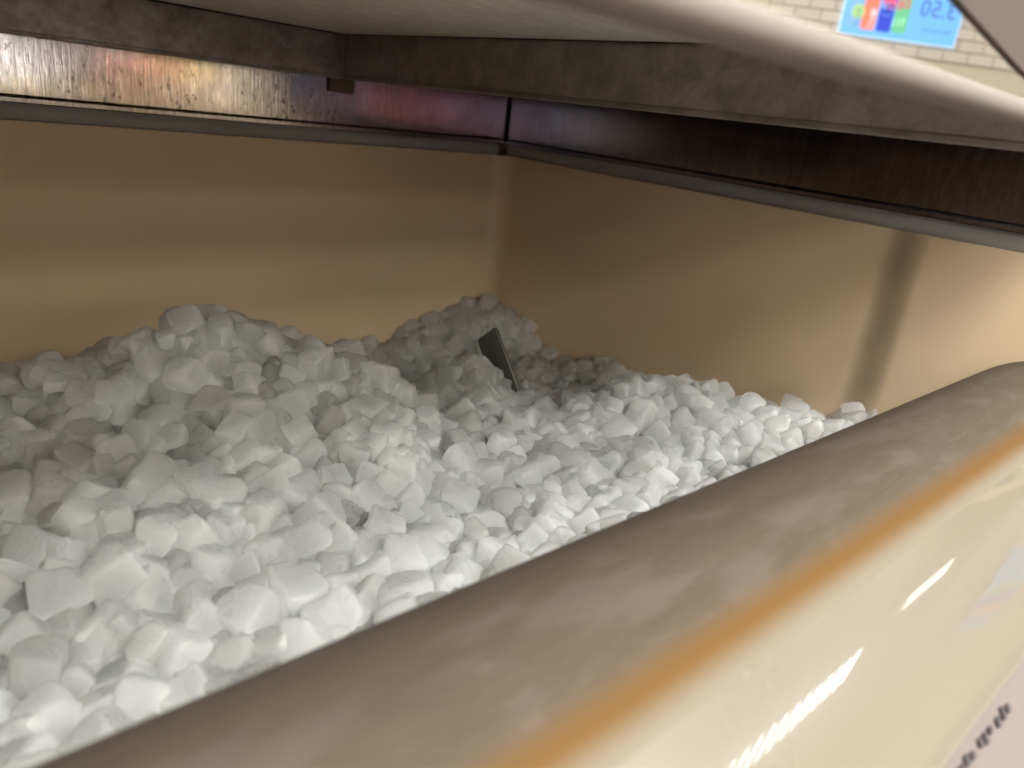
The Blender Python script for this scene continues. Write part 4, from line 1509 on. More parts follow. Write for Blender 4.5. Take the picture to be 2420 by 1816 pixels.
(23,74,6444,6490,-2845,-29,-69,46),
(12,135,936,3693,-2332,-59,43,14),
(10,97,5416,6702,-2962,39,26,-74),
(13,80,4620,2360,-2289,-55,60,-30),
(4,101,4380,6992,-2937,13,46,11),
(14,108,4528,2088,-2175,37,8,-58),
(15,88,4486,2864,-2340,-48,37,-62),
(7,108,595,4873,-2197,-62,74,-1),
(0,100,3528,4400,-2416,33,29,85),
(16,86,2870,3887,-2268,-77,-27,10),
(13,106,3020,4427,-2270,-67,42,-61),
(16,114,2761,3772,-2284,54,-26,-79),
(6,126,5671,2550,-2253,31,3,-59),
(9,86,3775,4914,-2305,-69,-41,-57),
(0,110,6369,5102,-2825,-10,5,92),
(19,105,992,4783,-2030,14,4,-40),
(7,82,4769,7427,-2930,-34,-78,50),
(10,91,6347,5420,-2714,-23,-84,22),
(15,85,6176,6668,-2793,49,20,-4),
(1,90,6550,2778,-2398,-75,8,65),
(5,109,6217,5837,-2917,36,44,-72),
(16,95,5871,5630,-2922,-80,30,12),
(19,109,4917,2730,-2243,26,-69,64),
(4,116,4957,2954,-2232,-2,-4,-59),
(15,89,5769,5588,-2959,13,-32,93),
(13,89,5712,5957,-2898,67,4,-23),
(20,97,3119,4441,-2396,48,-73,-30),
(9,91,5236,3551,-2155,-31,-37,64),
(5,96,5409,6334,-2963,-52,66,-35),
(10,112,1346,4918,-1915,-94,-2,-30),
(13,125,6187,6199,-2890,2,-52,-31),
(20,100,5097,3166,-2184,19,-38,56),
(22,100,4270,4422,-2412,-1,-24,44),
(8,85,3110,3013,-2415,6,-90,12),
(11,62,6145,6971,-2643,71,66,-7),
(1,94,4885,6633,-3165,-28,-3,-37),
(22,119,4162,2338,-2324,51,-64,-5),
(19,92,3819,4709,-2236,-30,60,24),
(9,112,3959,6476,-2728,20,-79,-53),
(11,92,6230,6796,-2766,-1,-19,63),
(3,81,6181,6925,-2699,77,-53,-33),
(5,76,3512,2811,-2423,-60,-7,-71),
(15,98,5178,6870,-3016,-10,-82,-49),
(9,94,5908,5823,-3013,49,-86,7),
(22,104,3460,3068,-2415,70,4,70),
(12,106,1382,3683,-2288,61,69,-39),
(16,118,1298,4512,-2145,0,19,-94),
(3,113,1738,2738,-2477,16,-81,4),
(17,108,1652,2238,-2326,24,-56,38),
(16,109,3340,2404,-2412,-24,-70,7),
(21,97,3289,3378,-2413,-36,-72,-32),
(20,106,592,3624,-2306,7,-17,-73),
(2,74,3082,2505,-2322,-75,-60,25),
(9,85,3105,3709,-2460,25,-42,-70),
(20,87,4045,3867,-2318,50,85,0),
(5,81,3823,2327,-2335,5,85,45),
(15,122,2818,7017,-2607,40,-11,-1),
(11,45,2388,4074,-2028,-24,-64,45),
(18,114,2894,4873,-2335,-78,-58,19),
(1,58,2444,2711,-2380,-41,25,-16),
(5,131,2300,6455,-2833,19,-88,41),
(6,83,2978,3958,-2238,69,46,51),
(13,110,2173,2519,-2466,41,52,-25),
(14,87,871,3600,-2217,-4,-69,13),
(0,79,4467,4185,-2410,-12,19,74),
(12,97,1050,2916,-2493,-65,67,-15),
(19,119,1822,6275,-2737,50,-65,-42),
(0,63,2026,4741,-1870,-6,21,-85),
(18,99,2624,3752,-2251,79,-17,10),
(10,93,4770,7182,-3008,-12,-63,-73),
(16,117,5733,6070,-2930,-15,9,-87),
(14,102,6168,7420,-2611,11,-14,55),
(5,98,4406,3335,-2344,-30,91,5),
(22,86,6150,5488,-2908,29,67,-28),
(0,85,6363,2365,-2286,-95,15,-12),
(5,101,4011,3684,-2346,87,35,-32),
(19,98,3850,3205,-2384,40,71,53),
(0,96,6088,5569,-2959,-32,65,-60),
(20,94,1520,3924,-2320,-79,58,-2),
(10,106,1459,3313,-2385,-68,-58,-1),
(16,104,1543,3070,-2451,-55,-78,25),
(20,114,1960,6219,-2803,20,44,-36),
(19,84,1700,4219,-2052,29,-12,94),
(6,112,1331,2534,-2387,91,31,-27),
(13,94,5174,2340,-2298,34,46,-53),
(17,88,5104,2306,-2182,-95,-20,24),
(1,116,5001,6269,-3063,-75,59,7),
(22,89,5301,2977,-2119,34,-34,-88),
(22,88,3588,3228,-2425,-25,-43,61),
(2,95,3713,3460,-2428,-30,-58,-24),
(13,111,3448,3949,-2337,72,25,-60),
(6,116,6521,5045,-2731,-2,25,96),
(20,114,6527,4569,-2666,-16,-40,-80),
(18,95,6257,6477,-2873,14,23,-80),
(4,104,1753,3327,-2383,-13,-26,50),
(3,110,1634,3962,-2234,23,-73,53),
(2,110,5517,6360,-2853,9,-88,-24),
(1,104,1061,7426,-2707,-28,-44,-81),
(18,102,6512,7416,-2446,-34,-9,-93),
(16,102,5061,7308,-2918,84,52,-12),
(13,90,6049,2830,-2291,-49,54,-45),
(12,103,6135,2452,-2256,68,57,43),
(3,119,1877,5803,-2915,-50,-14,85),
(13,97,4825,3495,-2244,-81,45,1),
(7,111,4408,7200,-2970,-6,65,67),
(13,126,4716,6919,-3094,-19,-15,36),
(8,61,4711,3281,-2364,21,-13,-79),
(9,107,5766,2336,-2202,18,-7,-96),
(3,101,5643,6601,-2873,-66,3,-45),
(22,93,6205,7044,-2665,-62,-19,25),
(3,81,5873,7312,-2651,46,-12,83),
(23,72,5294,7450,-2848,-4,-55,80),
(9,116,5556,3802,-2385,-3,15,83),
(17,96,1300,2642,-2461,16,-96,22),
(7,86,5575,2643,-2173,67,-3,50),
(2,137,4888,7429,-3033,53,-56,63),
(8,86,1168,3262,-2374,47,30,-77),
(11,99,5064,7176,-2906,3,39,-92),
(13,118,5270,3940,-2402,34,-60,-69),
(7,104,5406,2448,-2238,-14,-21,2),
(8,118,5248,6523,-3058,-21,-35,-72),
(1,90,5598,7212,-2754,-58,77,-4),
(16,105,6481,7304,-2508,-44,15,-14),
(21,106,2763,4522,-1964,38,-30,5),
(6,92,1798,2297,-2364,-16,0,-47),
(3,65,1943,4686,-1854,46,73,-14),
(11,94,3928,2806,-2427,-52,50,-49),
(13,118,2065,2420,-2404,42,-36,83),
(12,95,2250,2881,-2404,-28,53,69),
(20,102,4108,2689,-2318,67,7,71),
(3,92,3016,4068,-2198,62,72,29),
(9,84,2480,2609,-2472,67,37,-56),
(16,89,2219,2647,-2447,70,35,63),
(0,81,3543,4492,-2331,-3,38,90),
(1,88,4803,7285,-2975,-53,-30,19),
(0,102,3187,2544,-2461,7,-17,-3),
(9,113,2525,3792,-2160,-67,-62,-4),
(3,106,6413,6914,-2608,23,-24,18),
(14,130,2570,6887,-2736,53,-74,-40),
(0,108,555,4500,-2305,30,43,71),
(11,105,523,2975,-2506,-57,-8,-22),
(8,104,3192,3819,-2358,-41,-65,5),
(16,108,3968,4108,-2367,-5,-9,-62),
(6,95,3174,4567,-2415,-19,-45,-64),
(19,119,1750,2162,-2287,-40,88,16),
(23,102,4594,6690,-3121,37,-70,40),
(0,99,3806,3558,-2481,44,-73,48),
(4,91,4925,2569,-2268,29,42,84),
(3,76,4737,3398,-2321,44,-84,-30),
(11,89,5234,2709,-2274,52,-51,-49),
(3,81,4901,3329,-2213,-31,64,62),
(13,99,4495,3525,-2397,57,-48,-54),
(0,99,4379,3449,-2427,-56,42,-46),
(12,70,2721,3927,-2173,-70,53,1),
(14,121,1793,5736,-2680,7,14,-87),
(7,51,847,4501,-2188,-44,36,76),
(3,109,5183,7386,-2947,-4,-93,18),
(11,88,2399,4252,-1936,-36,-92,7),
(8,122,3120,2878,-2509,55,-58,59),
(11,81,5638,2064,-2126,45,-88,-9),
(10,89,4584,3732,-2280,-16,-38,-47),
(11,85,2221,4522,-1914,0,-8,99),
(13,114,6370,2500,-2336,-44,-6,-16),
(17,101,4978,6676,-3203,-61,-45,-48),
(4,96,2874,2149,-2233,13,-37,90),
(4,90,5871,5366,-2974,-31,47,48),
(12,77,3117,5467,-3110,31,-66,-4),
(1,71,2869,3791,-2293,12,-85,15),
(0,116,2438,4015,-2108,19,-53,-43),
(12,100,2054,4622,-1885,10,90,-40),
(23,122,4723,4521,-2526,-18,-73,-63),
(10,108,5758,2057,-2132,-61,-19,-17),
(1,109,4499,2709,-2399,33,7,-69),
(17,61,4537,2172,-2218,89,-2,-41),
(10,62,1177,3357,-2193,-68,-51,45),
(3,55,1110,3546,-2218,38,9,77),
(18,98,6007,2729,-2235,-1,-25,-76),
(4,115,2626,3874,-2177,-62,16,-60),
(18,109,4837,3197,-2233,79,27,28),
(18,102,5632,5544,-2967,69,-25,47),
(3,110,4754,2748,-2288,-34,39,65),
(17,56,4838,6721,-3157,-42,-55,31),
(3,105,6233,5562,-2916,78,-61,4),
(16,114,6224,5002,-2903,51,-57,-24),
(23,99,498,4780,-2133,25,-48,-29),
(20,104,3028,4556,-2355,-91,-1,-6),
(20,90,3618,3480,-2424,82,42,27),
(17,76,3204,2955,-2448,-98,-7,-14),
(8,98,6252,5198,-2780,-64,-1,30),
(23,96,6533,5988,-2969,6,-13,-99),
(8,51,5033,7102,-2885,18,45,-51),
(7,87,6247,6641,-2836,-44,10,-65),
(22,104,6370,5579,-2819,41,52,40),
(19,97,1838,3775,-2370,57,-21,-80),
(11,107,1476,2800,-2522,76,-59,4),
(19,75,4764,2188,-2161,-81,-52,3),
(3,74,3674,2451,-2342,-75,37,-42),
(19,86,3350,4044,-2389,78,28,29),
(7,85,3306,3061,-2430,-30,30,89),
(21,98,3659,2241,-2312,59,-48,65),
(3,104,319,2666,-2519,-48,-1,84),
(12,125,415,4052,-2341,36,23,69),
(5,92,577,4749,-2253,-28,-14,-5),
(12,85,2159,3375,-2398,27,-85,44),
(16,92,1019,4442,-2220,-44,12,-36),
(3,92,828,4284,-2184,-5,51,86),
(9,101,1176,3900,-2290,32,12,-56),
(13,93,2855,5661,-3096,47,-23,-40),
(18,95,4119,2130,-2214,80,-52,-24),
(9,87,3226,2519,-2353,17,77,-61),
(10,83,4460,3657,-2315,-4,-22,11),
(9,78,3953,3389,-2363,-87,-17,-17),
(7,94,6145,6412,-2941,78,-28,20),
(15,110,2002,3273,-2408,-4,-75,-67),
(15,98,5352,6891,-2909,64,74,15),
(11,107,3065,2466,-2383,95,1,-28),
(9,102,4125,3832,-2400,-38,31,-22),
(6,90,5663,6180,-2924,-8,21,-90),
(6,112,4084,4214,-2418,80,-6,58),
(11,107,6083,7043,-2686,37,53,67),
(5,83,1772,3983,-2182,-4,91,-39),
(3,86,1087,4883,-2038,51,53,6),
(15,130,1933,2346,-2397,25,-96,-7),
(6,95,1158,4806,-2103,67,-45,-59),
(14,103,2035,5808,-2905,-15,-38,91),
(3,127,2725,5627,-2920,34,-68,-60),
(22,107,2391,3903,-2225,-30,72,9),
(0,102,2587,5650,-2891,37,-65,-50),
(4,118,2384,5655,-2914,-30,-20,90),
(0,109,2405,5552,-2553,-15,-53,76),
(6,89,2134,4355,-1932,10,87,8),
(11,127,2084,4473,-1932,-9,100,1),
(14,97,2065,6676,-2753,59,41,-67),
(0,99,6459,2643,-2344,72,65,-16),
(15,106,3518,6314,-2892,-35,86,36),
(1,97,3707,6282,-2837,-28,-50,-54),
(4,86,2651,6904,-2791,69,-52,-5),
(3,72,6078,2675,-2291,-96,6,24),
(5,99,2597,3464,-2406,-9,83,-54),
(12,106,2585,4021,-2089,-1,-95,26),
(1,90,5069,3391,-2182,33,-63,39),
(17,101,4142,3585,-2431,-12,63,-57),
(21,99,5359,3549,-2147,78,-25,4),
(6,113,5420,2565,-2280,74,3,66),
(4,97,5395,3183,-2166,4,-74,-67),
(19,85,5636,2459,-2186,-4,-56,-82),
(6,100,5241,3159,-2178,34,-67,-66),
(1,102,5061,2733,-2255,12,66,71),
(20,113,6039,6766,-2885,95,-16,-11),
(21,87,6072,6903,-2768,-43,-85,-26),
(6,73,5897,7404,-2671,37,-16,21),
(16,87,5736,6940,-2917,47,-52,65),
(3,50,5831,7457,-2694,90,-42,9),
(2,80,5423,3451,-2147,6,-82,-25),
(12,106,5580,4486,-2634,38,25,21),
(3,103,5301,6257,-3052,76,11,64),
(3,110,5310,6399,-3056,65,-7,48),
(20,61,5318,2440,-2174,-75,3,-62),
(11,124,5865,3402,-2707,-55,-33,-59),
(5,92,5634,6922,-2972,3,-67,-67),
(1,104,5533,2871,-2233,9,9,8),
(22,100,1274,5577,-2554,-59,-61,-53),
(6,107,6393,4839,-2812,-44,36,18),
(6,79,6313,6576,-2855,-40,-14,54),
(16,113,6428,7059,-2598,-16,63,31),
(5,91,4725,4384,-2518,54,0,-65),
(22,99,934,2767,-2508,51,37,67),
(4,105,694,4114,-2221,-95,-27,15),
(12,111,577,2639,-2493,-37,64,-65),
(16,112,457,4218,-2366,-6,-38,83),
(15,99,1643,2900,-2508,57,-21,51),
(16,117,4243,4050,-2431,40,29,82),
(15,101,1020,7177,-2651,8,65,75),
(9,95,997,4665,-2124,39,-81,-15),
(18,75,2662,2825,-2481,85,-50,14),
(15,74,2344,4749,-1864,-81,2,35),
(18,111,4074,3986,-2378,-13,-67,5),
(3,88,4216,4264,-2368,-54,69,-25),
(15,137,2977,3443,-2418,33,-52,-50),
(0,103,3074,5286,-2889,81,-42,40),
(18,90,2742,2922,-2494,-91,23,35),
(10,91,2826,3690,-2346,-57,-56,1),
(1,117,4060,6624,-2783,-31,-32,3),
(2,95,2618,4675,-1879,62,32,-67),
(22,103,2792,5056,-2403,14,61,-59),
(16,101,2514,5774,-3012,71,68,18),
(4,123,3627,2545,-2423,84,18,50),
(12,89,3480,4072,-2407,79,-45,-41),
(0,79,3318,3226,-2435,47,-29,-48),
(12,117,3345,3880,-2402,-21,-67,-68),
(6,98,3287,2683,-2475,-41,24,50),
(9,96,3306,2808,-2465,-82,-32,-20),
(18,103,3676,4928,-2425,-30,-70,-4),
(7,87,3699,2625,-2323,-73,38,13),
(23,107,3749,2391,-2418,-56,-55,61),
(21,93,4019,3336,-2421,-49,33,-45),
(13,117,3770,6778,-2914,-50,46,-16),
(6,92,3732,2940,-2382,-59,-18,14),
(19,114,3799,3920,-2402,-56,70,35),
(15,96,3614,3609,-2411,18,-36,90),
(16,115,4599,7357,-2966,40,-75,52),
(3,102,4626,2812,-2367,-54,-59,-23),
(18,111,4292,3071,-2414,39,21,84),
(14,116,4289,3829,-2420,-20,-13,97),
(16,87,3112,3367,-2371,-17,-46,85),
(12,98,4106,4350,-2356,79,-40,4),
(19,116,4169,3100,-2405,3,-80,-5),
(22,108,5384,7010,-2888,3,-11,-12),
(9,121,5221,7164,-2891,67,12,-47),
(6,99,5436,2108,-2193,-28,94,10),
(15,86,5281,3386,-2163,-52,40,-68),
(16,90,5001,2199,-2268,6,-2,-1),
(8,95,4660,2967,-2403,-61,-62,37),
(7,76,6014,6668,-2884,33,-4,-7),
(0,112,5857,2145,-2238,51,36,76),
(14,117,5869,6670,-2926,79,-40,7),
(2,85,5803,6856,-2941,-49,-19,-69),
(5,107,5724,6691,-2919,-28,-96,5),
(6,106,5679,6817,-2937,82,-4,27),
(18,87,5670,7135,-2785,-94,-30,16),
(11,112,5713,5661,-2987,-9,-90,40),
(1,79,5699,3716,-2679,-48,-16,-86),
(10,83,5636,2939,-2231,49,58,-64),
(17,83,2090,6428,-2781,6,54,0),
(16,137,6519,5570,-2851,-38,-68,-57),
(0,75,6296,7135,-2642,6,-84,19),
(11,97,2959,5165,-2719,-14,-89,-21),
(1,80,6080,7324,-2654,-62,-78,-6),
(13,83,6140,6683,-2924,84,51,-11),
(15,86,5982,7048,-2728,17,9,-91),
(19,92,6012,5818,-2955,-98,-12,15),
(2,79,2182,3419,-2294,43,14,46),
(12,87,2730,5476,-2819,-23,35,-50),
(12,80,2777,4896,-2233,24,-95,-14),
(7,96,6389,5831,-2904,31,-15,-72),
(12,128,811,3440,-2348,-64,22,-24),
(14,99,2732,4697,-2006,-42,-40,-81),
(6,95,4869,6954,-3088,-50,-50,-57),
(9,89,4808,7101,-3070,67,72,16),
(21,81,5758,5871,-2903,64,10,77),
(13,88,5832,3975,-2769,13,97,-13),
(22,90,5631,5412,-2950,-53,-13,-5),
(17,116,4639,3660,-2315,14,96,-8),
(20,100,4383,3597,-2404,-51,40,-57),
(19,99,4486,3392,-2417,-59,-37,-49),
(22,79,6298,4747,-2714,35,31,-88),
(4,105,1516,5594,-2613,65,-27,56),
(18,88,1121,5239,-2001,52,-30,78),
(9,124,1306,3477,-2357,-50,41,-76),
(6,121,898,4864,-2148,-23,38,17),
(21,88,965,5629,-2308,12,-43,1),
(7,114,3375,3320,-2498,-62,-37,-59),
(17,130,1513,2191,-2421,20,-59,73),
(9,105,1383,2186,-2407,-37,69,-27),
(6,121,1203,4637,-2167,24,-94,21),
(15,120,1125,2175,-2385,-5,45,53),
(2,132,-296,5488,-2651,57,-72,17),
(17,104,1933,2192,-2452,66,-7,52),
(22,80,1814,2171,-2473,8,-77,61),
(20,60,1707,2133,-2390,12,-72,68),
(12,100,2213,2218,-2427,59,-32,57),
(6,90,1927,5698,-2538,16,34,78),
(8,133,2140,3143,-2452,39,-61,45),
(2,115,2324,5205,-1803,-83,22,-31),
(14,83,1887,4607,-1873,-1,71,8),
(16,107,2774,5353,-2758,-52,-13,63),
(4,107,2294,4644,-1859,-80,1,-49),
(8,117,2274,4931,-1870,12,1,96),
(17,114,-316,6730,-2978,60,23,-10),
(11,123,-234,2212,-2421,29,27,80),
(14,79,-193,5151,-2386,-13,99,5),
(22,104,34,2170,-2398,71,25,63),
(13,123,-42,5207,-2369,-57,-75,4),
(0,87,130,2184,-2458,49,-36,-71),
(12,111,109,5238,-2358,-25,-19,65),
(17,82,1279,2200,-2480,-68,61,31),
(19,96,851,2170,-2438,-21,-83,-13),
(2,98,223,2174,-2467,-77,9,-61),
(12,117,259,5264,-2310,-83,29,29),
(6,98,359,2172,-2447,-62,75,10),
(13,103,412,5316,-2294,-78,-46,2),
(9,96,555,2183,-2409,91,16,37),
(12,104,506,4967,-2319,-32,56,-54),
(4,117,552,5294,-2231,-65,6,-67),
(2,97,792,5274,-2153,-15,-57,-44),
(7,98,834,5513,-2121,18,49,59),
(15,113,772,5626,-2244,-20,23,82),
(3,91,965,2153,-2413,3,-68,1),
(22,139,708,2195,-2413,85,28,25),
(17,132,650,4224,-2318,-84,51,-19),
(16,132,604,5531,-2237,79,-47,-28),
(17,124,632,6727,-2692,-76,-24,55),
(13,114,-316,5240,-2353,61,14,-10),
(19,70,6471,4467,-2653,-33,0,86),
(20,70,6555,4704,-2730,-16,-41,-76),
(17,100,6469,3701,-2621,45,27,21),
(14,78,6397,4558,-2670,-70,-8,-3),
(16,109,877,3561,-2340,-33,-53,-48),
(23,103,2052,2176,-2368,-47,-57,16),
(13,82,2409,2090,-2222,84,20,-15),
(7,88,2312,2490,-2414,-27,85,44),
(16,126,2722,5478,-2672,28,35,-56),
(1,74,2155,2134,-2324,56,-19,-10),
(21,117,-331,6423,-2906,75,-27,45),
(19,80,-209,2628,-2383,-54,-12,-78),
(0,135,-166,2729,-2324,-19,66,71),
(19,95,-172,2857,-2355,-43,-54,-52),
(15,98,-254,3000,-2355,34,29,-34),
(22,101,-260,3104,-2368,-90,21,24),
(11,132,-181,3140,-2270,-62,-3,75),
(11,89,2404,5582,-2735,-67,70,8),
(21,97,-163,3679,-2277,-45,-62,-42),
(2,106,-210,3802,-2255,4,3,-81),
(13,76,-222,4048,-2309,-70,-17,60),
(17,81,-237,4147,-2255,24,71,18),
(14,56,-223,4194,-2336,-54,-50,37),
(19,95,-221,4352,-2221,-57,-65,43),
(17,123,-222,2355,-2444,-18,-27,93),
(10,113,-202,2469,-2372,23,-9,90),
(8,92,-151,4929,-2221,12,8,-53),
(21,51,-168,4934,-2310,-87,42,-23),
(19,111,-120,5303,-2206,28,92,14),
(19,105,-215,5626,-2936,17,72,67),
(20,92,-238,6299,-2921,-17,28,-17),
(22,99,-112,6720,-2889,78,-51,22),
(9,109,-264,3418,-2240,-93,27,23),
(7,129,-168,3521,-2233,-13,70,60),
(8,108,-328,2769,-2316,43,40,-56),
(13,126,-313,2881,-2359,11,43,-84),
(8,51,-363,2954,-2457,-13,36,87),
(4,76,-360,3069,-2377,-5,68,7),
(19,119,-299,3218,-2243,-60,4,60),
(22,90,-347,3685,-2228,-51,34,77),
(15,126,-344,3806,-2188,-68,-22,67),
(17,122,-233,2109,-2258,-49,36,38),
(17,103,-323,4090,-2266,-48,-32,81),
(20,97,-327,4197,-2202,-43,72,25),
(18,112,-343,4444,-2214,-29,79,-20),
(5,51,-287,4502,-2270,-33,79,51),
(11,98,-320,4731,-2230,-92,-24,-18),
(16,90,-340,4827,-2204,0,-49,-87),
(12,124,-306,4932,-2124,-72,-37,28),
(8,108,-338,2589,-2432,-18,33,76),
(20,130,-313,5401,-2247,-13,-66,41),
(12,86,-347,5466,-2405,79,25,50),
(7,90,-339,5658,-2827,72,26,56),
(21,98,-330,5875,-2880,-2,-76,63),
(15,114,-319,6038,-2983,-74,47,34),
(15,93,-350,6151,-2969,-22,40,58),
(22,98,-347,6280,-2955,-48,-59,-38),
(19,111,-298,3949,-2265,73,-17,61),
(0,138,-291,6578,-2796,-18,36,37),
(18,118,-312,6788,-2896,6,65,-73),
(16,103,-339,6889,-3073,-22,-7,-61),
(7,118,-319,7042,-3270,0,-47,54),
(14,109,-318,7429,-3329,-46,-82,33),
(2,92,-62,2140,-2355,-16,84,-15),
(10,94,-87,2289,-2325,-9,-17,-89),
(2,92,-337,5156,-2224,-29,-3,-31),
(16,95,5985,7148,-2679,-19,33,92),
(20,70,5991,7271,-2674,3,-44,-57),
(2,137,6252,2226,-2335,-38,-68,12),
(0,70,6099,5180,-2950,67,-35,-57),
(19,81,6002,5223,-3010,7,76,-60),
(15,85,6004,5634,-2930,75,53,-31),
(8,105,2989,4603,-2115,-46,56,46),
(2,78,2379,3419,-2270,-14,12,59),
(22,137,6332,3137,-2460,-45,28,85),
(15,76,6340,4777,-2758,-61,-72,-34),
(7,109,6144,6557,-2897,12,-68,41),
(1,86,6508,4782,-2760,-43,-50,-5),
(10,96,6552,4880,-2790,-9,76,-19),
(5,87,6340,5484,-2829,-47,36,23),
(20,106,6303,6267,-2941,96,-9,-25),
(7,94,2984,5373,-2921,-39,38,-84),
(0,137,2605,6214,-2842,25,-11,-64),
(22,102,2466,6557,-2875,-31,-78,-27),
(22,102,2560,2297,-2359,-60,-4,-34),
(6,101,-167,2381,-2296,83,-31,41),
(6,87,-317,2652,-2329,-70,-18,-2),
(17,107,-345,2324,-2483,22,-59,-32),
(19,93,-341,2441,-2417,-85,-16,-49),
(6,110,6510,5816,-2963,-17,-73,1),
(20,87,6317,7008,-2626,-1,-35,-92),
(1,108,-104,2496,-2285,-15,-79,-54),
(3,122,26,2319,-2386,-39,-18,80),
(13,91,24,2464,-2408,81,-20,-43),
(12,97,-32,2577,-2386,-52,-7,48),
(1,93,-15,2685,-2442,88,-14,31),
(15,105,-68,2846,-2415,91,16,36),
(1,103,-194,4532,-2276,-4,61,4),
(9,76,-189,4644,-2288,24,-8,-97),
(1,104,-20,3931,-2247,45,77,-44),
(17,108,1995,2323,-2491,97,1,25),
(6,114,2022,5845,-2745,37,41,58),
(1,104,1975,5740,-2733,78,47,-28),
(6,114,1839,2265,-2520,-46,76,31),
(11,108,6,2108,-2295,11,-84,-14),
(2,93,-68,2208,-2411,-24,75,60),
(9,105,-39,5199,-2220,-41,10,90),
(7,99,-24,2979,-2424,-9,-57,-21),
(2,77,-112,3129,-2360,52,83,13),
(5,70,-84,3234,-2332,45,18,-77),
(6,129,-68,3333,-2217,38,77,26),
(2,101,-40,3505,-2298,43,36,26),
(2,119,-39,3660,-2286,23,50,-74),
(23,111,-78,3773,-2265,53,-20,66),
(22,104,57,2895,-2443,2,78,-41),
(23,119,-17,4153,-2228,-2,5,-29),
(17,88,-20,4257,-2322,-17,19,77),
(0,125,-80,4403,-2238,-51,-67,34),
(6,95,-72,4545,-2251,13,-47,79),
(16,111,-64,4736,-2231,30,93,15),
(13,62,-68,4836,-2358,15,-3,-94),
(22,90,-5,5061,-2227,-12,86,49),
(10,76,2639,2911,-2462,-1,-34,-85),
(11,93,2884,4861,-2445,-72,-39,-5),
(0,95,2909,5341,-2820,39,82,26),
(8,103,2769,5645,-3041,2,86,42),
(2,54,2500,2159,-2385,-60,-22,-26),
(20,100,5603,2108,-2210,16,-71,67),
(15,113,5570,2214,-2385,59,69,-40),
(13,102,5596,6051,-2926,-45,-83,25),
(9,95,5520,6173,-2927,9,-15,98),
(18,108,5533,6299,-2963,-42,-80,-37),
(15,97,5533,6423,-2990,-12,38,-66),
(23,52,2766,2306,-2474,-73,-38,0),
(12,101,2832,4593,-2065,28,36,-86),
(21,104,2663,6520,-2857,-54,-56,2),
(16,94,2659,2141,-2249,-51,77,-20),
(21,89,5775,2191,-2398,48,7,-73),
(6,106,5910,3617,-2716,-46,-56,29),
(16,101,5471,5845,-2999,73,23,-2),
(15,119,6012,6138,-2970,-46,-28,75),
(10,129,5994,6564,-2969,-16,91,-20),
(21,89,5944,5588,-3020,-37,-46,-13),
(6,92,5642,6410,-2940,66,-40,-53),
(17,107,2780,6479,-2820,-28,-12,-72),
(21,109,2860,6715,-2619,-23,-24,-77),
(20,59,2977,2144,-2278,-11,-8,-48),
(7,72,4808,2915,-2274,9,-10,96),
(17,109,4826,2113,-2244,-25,32,-61),
(7,100,4642,3081,-2299,49,-14,-60),
(19,102,4778,6756,-3219,-43,32,61),
(17,100,5173,4430,-2637,-15,-44,81),
(2,72,5058,2111,-2291,43,71,8),
(6,88,4980,2637,-2201,24,-21,93),
(13,101,3067,6388,-2836,55,19,-80),
(4,101,2909,2611,-2398,28,-38,87),
(16,103,3030,3544,-2325,53,71,-43),
(16,117,3034,6288,-2829,-34,33,87),
(5,96,5313,2110,-2208,26,31,-62),
(19,98,5352,2595,-2143,24,43,-9),
(21,80,5159,3740,-2193,-15,50,59),
(0,89,5085,6575,-3175,-66,49,50),
(14,93,5193,3076,-2131,-89,9,-12),
(22,105,5085,3941,-2316,28,-29,40),
(14,110,5729,3259,-2254,58,11,43),
(14,86,5700,3534,-2508,39,3,-87),
(7,134,5796,3655,-2602,-40,48,-77),
(2,124,5608,3457,-2207,-81,5,-32),
(13,114,5418,6042,-3027,-27,-33,-7),
(20,95,5420,6467,-3032,-39,-24,-42),
(9,104,3082,2155,-2272,41,-70,45),
(5,94,3089,2586,-2402,-52,16,-61),
(19,114,4194,6158,-3074,15,-39,-39),
(7,136,4348,6612,-3097,35,92,18),
(14,106,4289,6824,-3018,15,96,0),
(0,107,4128,6278,-2956,-12,75,-57),
(19,93,4233,2175,-2271,-99,-5,0),
(16,80,3204,2229,-2305,61,73,-27),
(5,89,3218,2423,-2427,-4,86,-43),
(18,81,3228,2754,-2405,15,1,-60),
(21,95,3159,2121,-2198,87,-6,-7),
(8,95,4474,3777,-2329,-51,-18,52),
(1,94,4431,7044,-3027,-74,-10,59),
(13,108,4441,7357,-3006,27,89,-36),
(2,108,4450,2122,-2263,-39,-48,-53),
(6,85,4513,2174,-2387,29,41,77),
(0,89,4407,6882,-3040,1,59,20),
(3,90,4334,2108,-2210,17,14,30),
(6,79,4358,2156,-2320,4,48,-87),
(20,84,4661,2174,-2426,20,-27,-10),
(15,93,4614,2562,-2364,-20,52,57),
(17,92,4660,2661,-2366,-41,30,77),
(4,91,4518,3378,-2289,32,80,9),
(18,116,4623,4077,-2427,17,-14,-59),
(6,86,4630,6983,-3106,24,62,-18),
(15,136,3476,4814,-2453,0,-40,55),
(7,98,3503,5446,-3139,-18,0,36),
(15,114,3462,6586,-2652,45,29,-15),
(17,106,3249,5489,-3115,23,56,-79),
(5,95,3357,6403,-2668,-18,-23,40),
(8,88,3441,2151,-2246,-27,-66,-5),
(13,104,3501,6417,-2736,-16,81,-30),
(15,95,3566,6681,-2787,-40,-6,-53),
(16,70,3776,4178,-2378,-88,27,35),
(23,87,3615,6379,-2743,96,5,16),
(23,78,3704,6701,-2836,51,18,10),
(0,113,3663,2267,-2439,1,7,49),
(9,108,3759,2529,-2457,96,3,-26),
(23,102,3706,2688,-2437,37,48,-53),
(10,118,3547,2440,-2345,73,-16,39),
(16,89,3720,2128,-2274,20,-35,90),
(13,88,3842,2165,-2301,-10,-94,25),
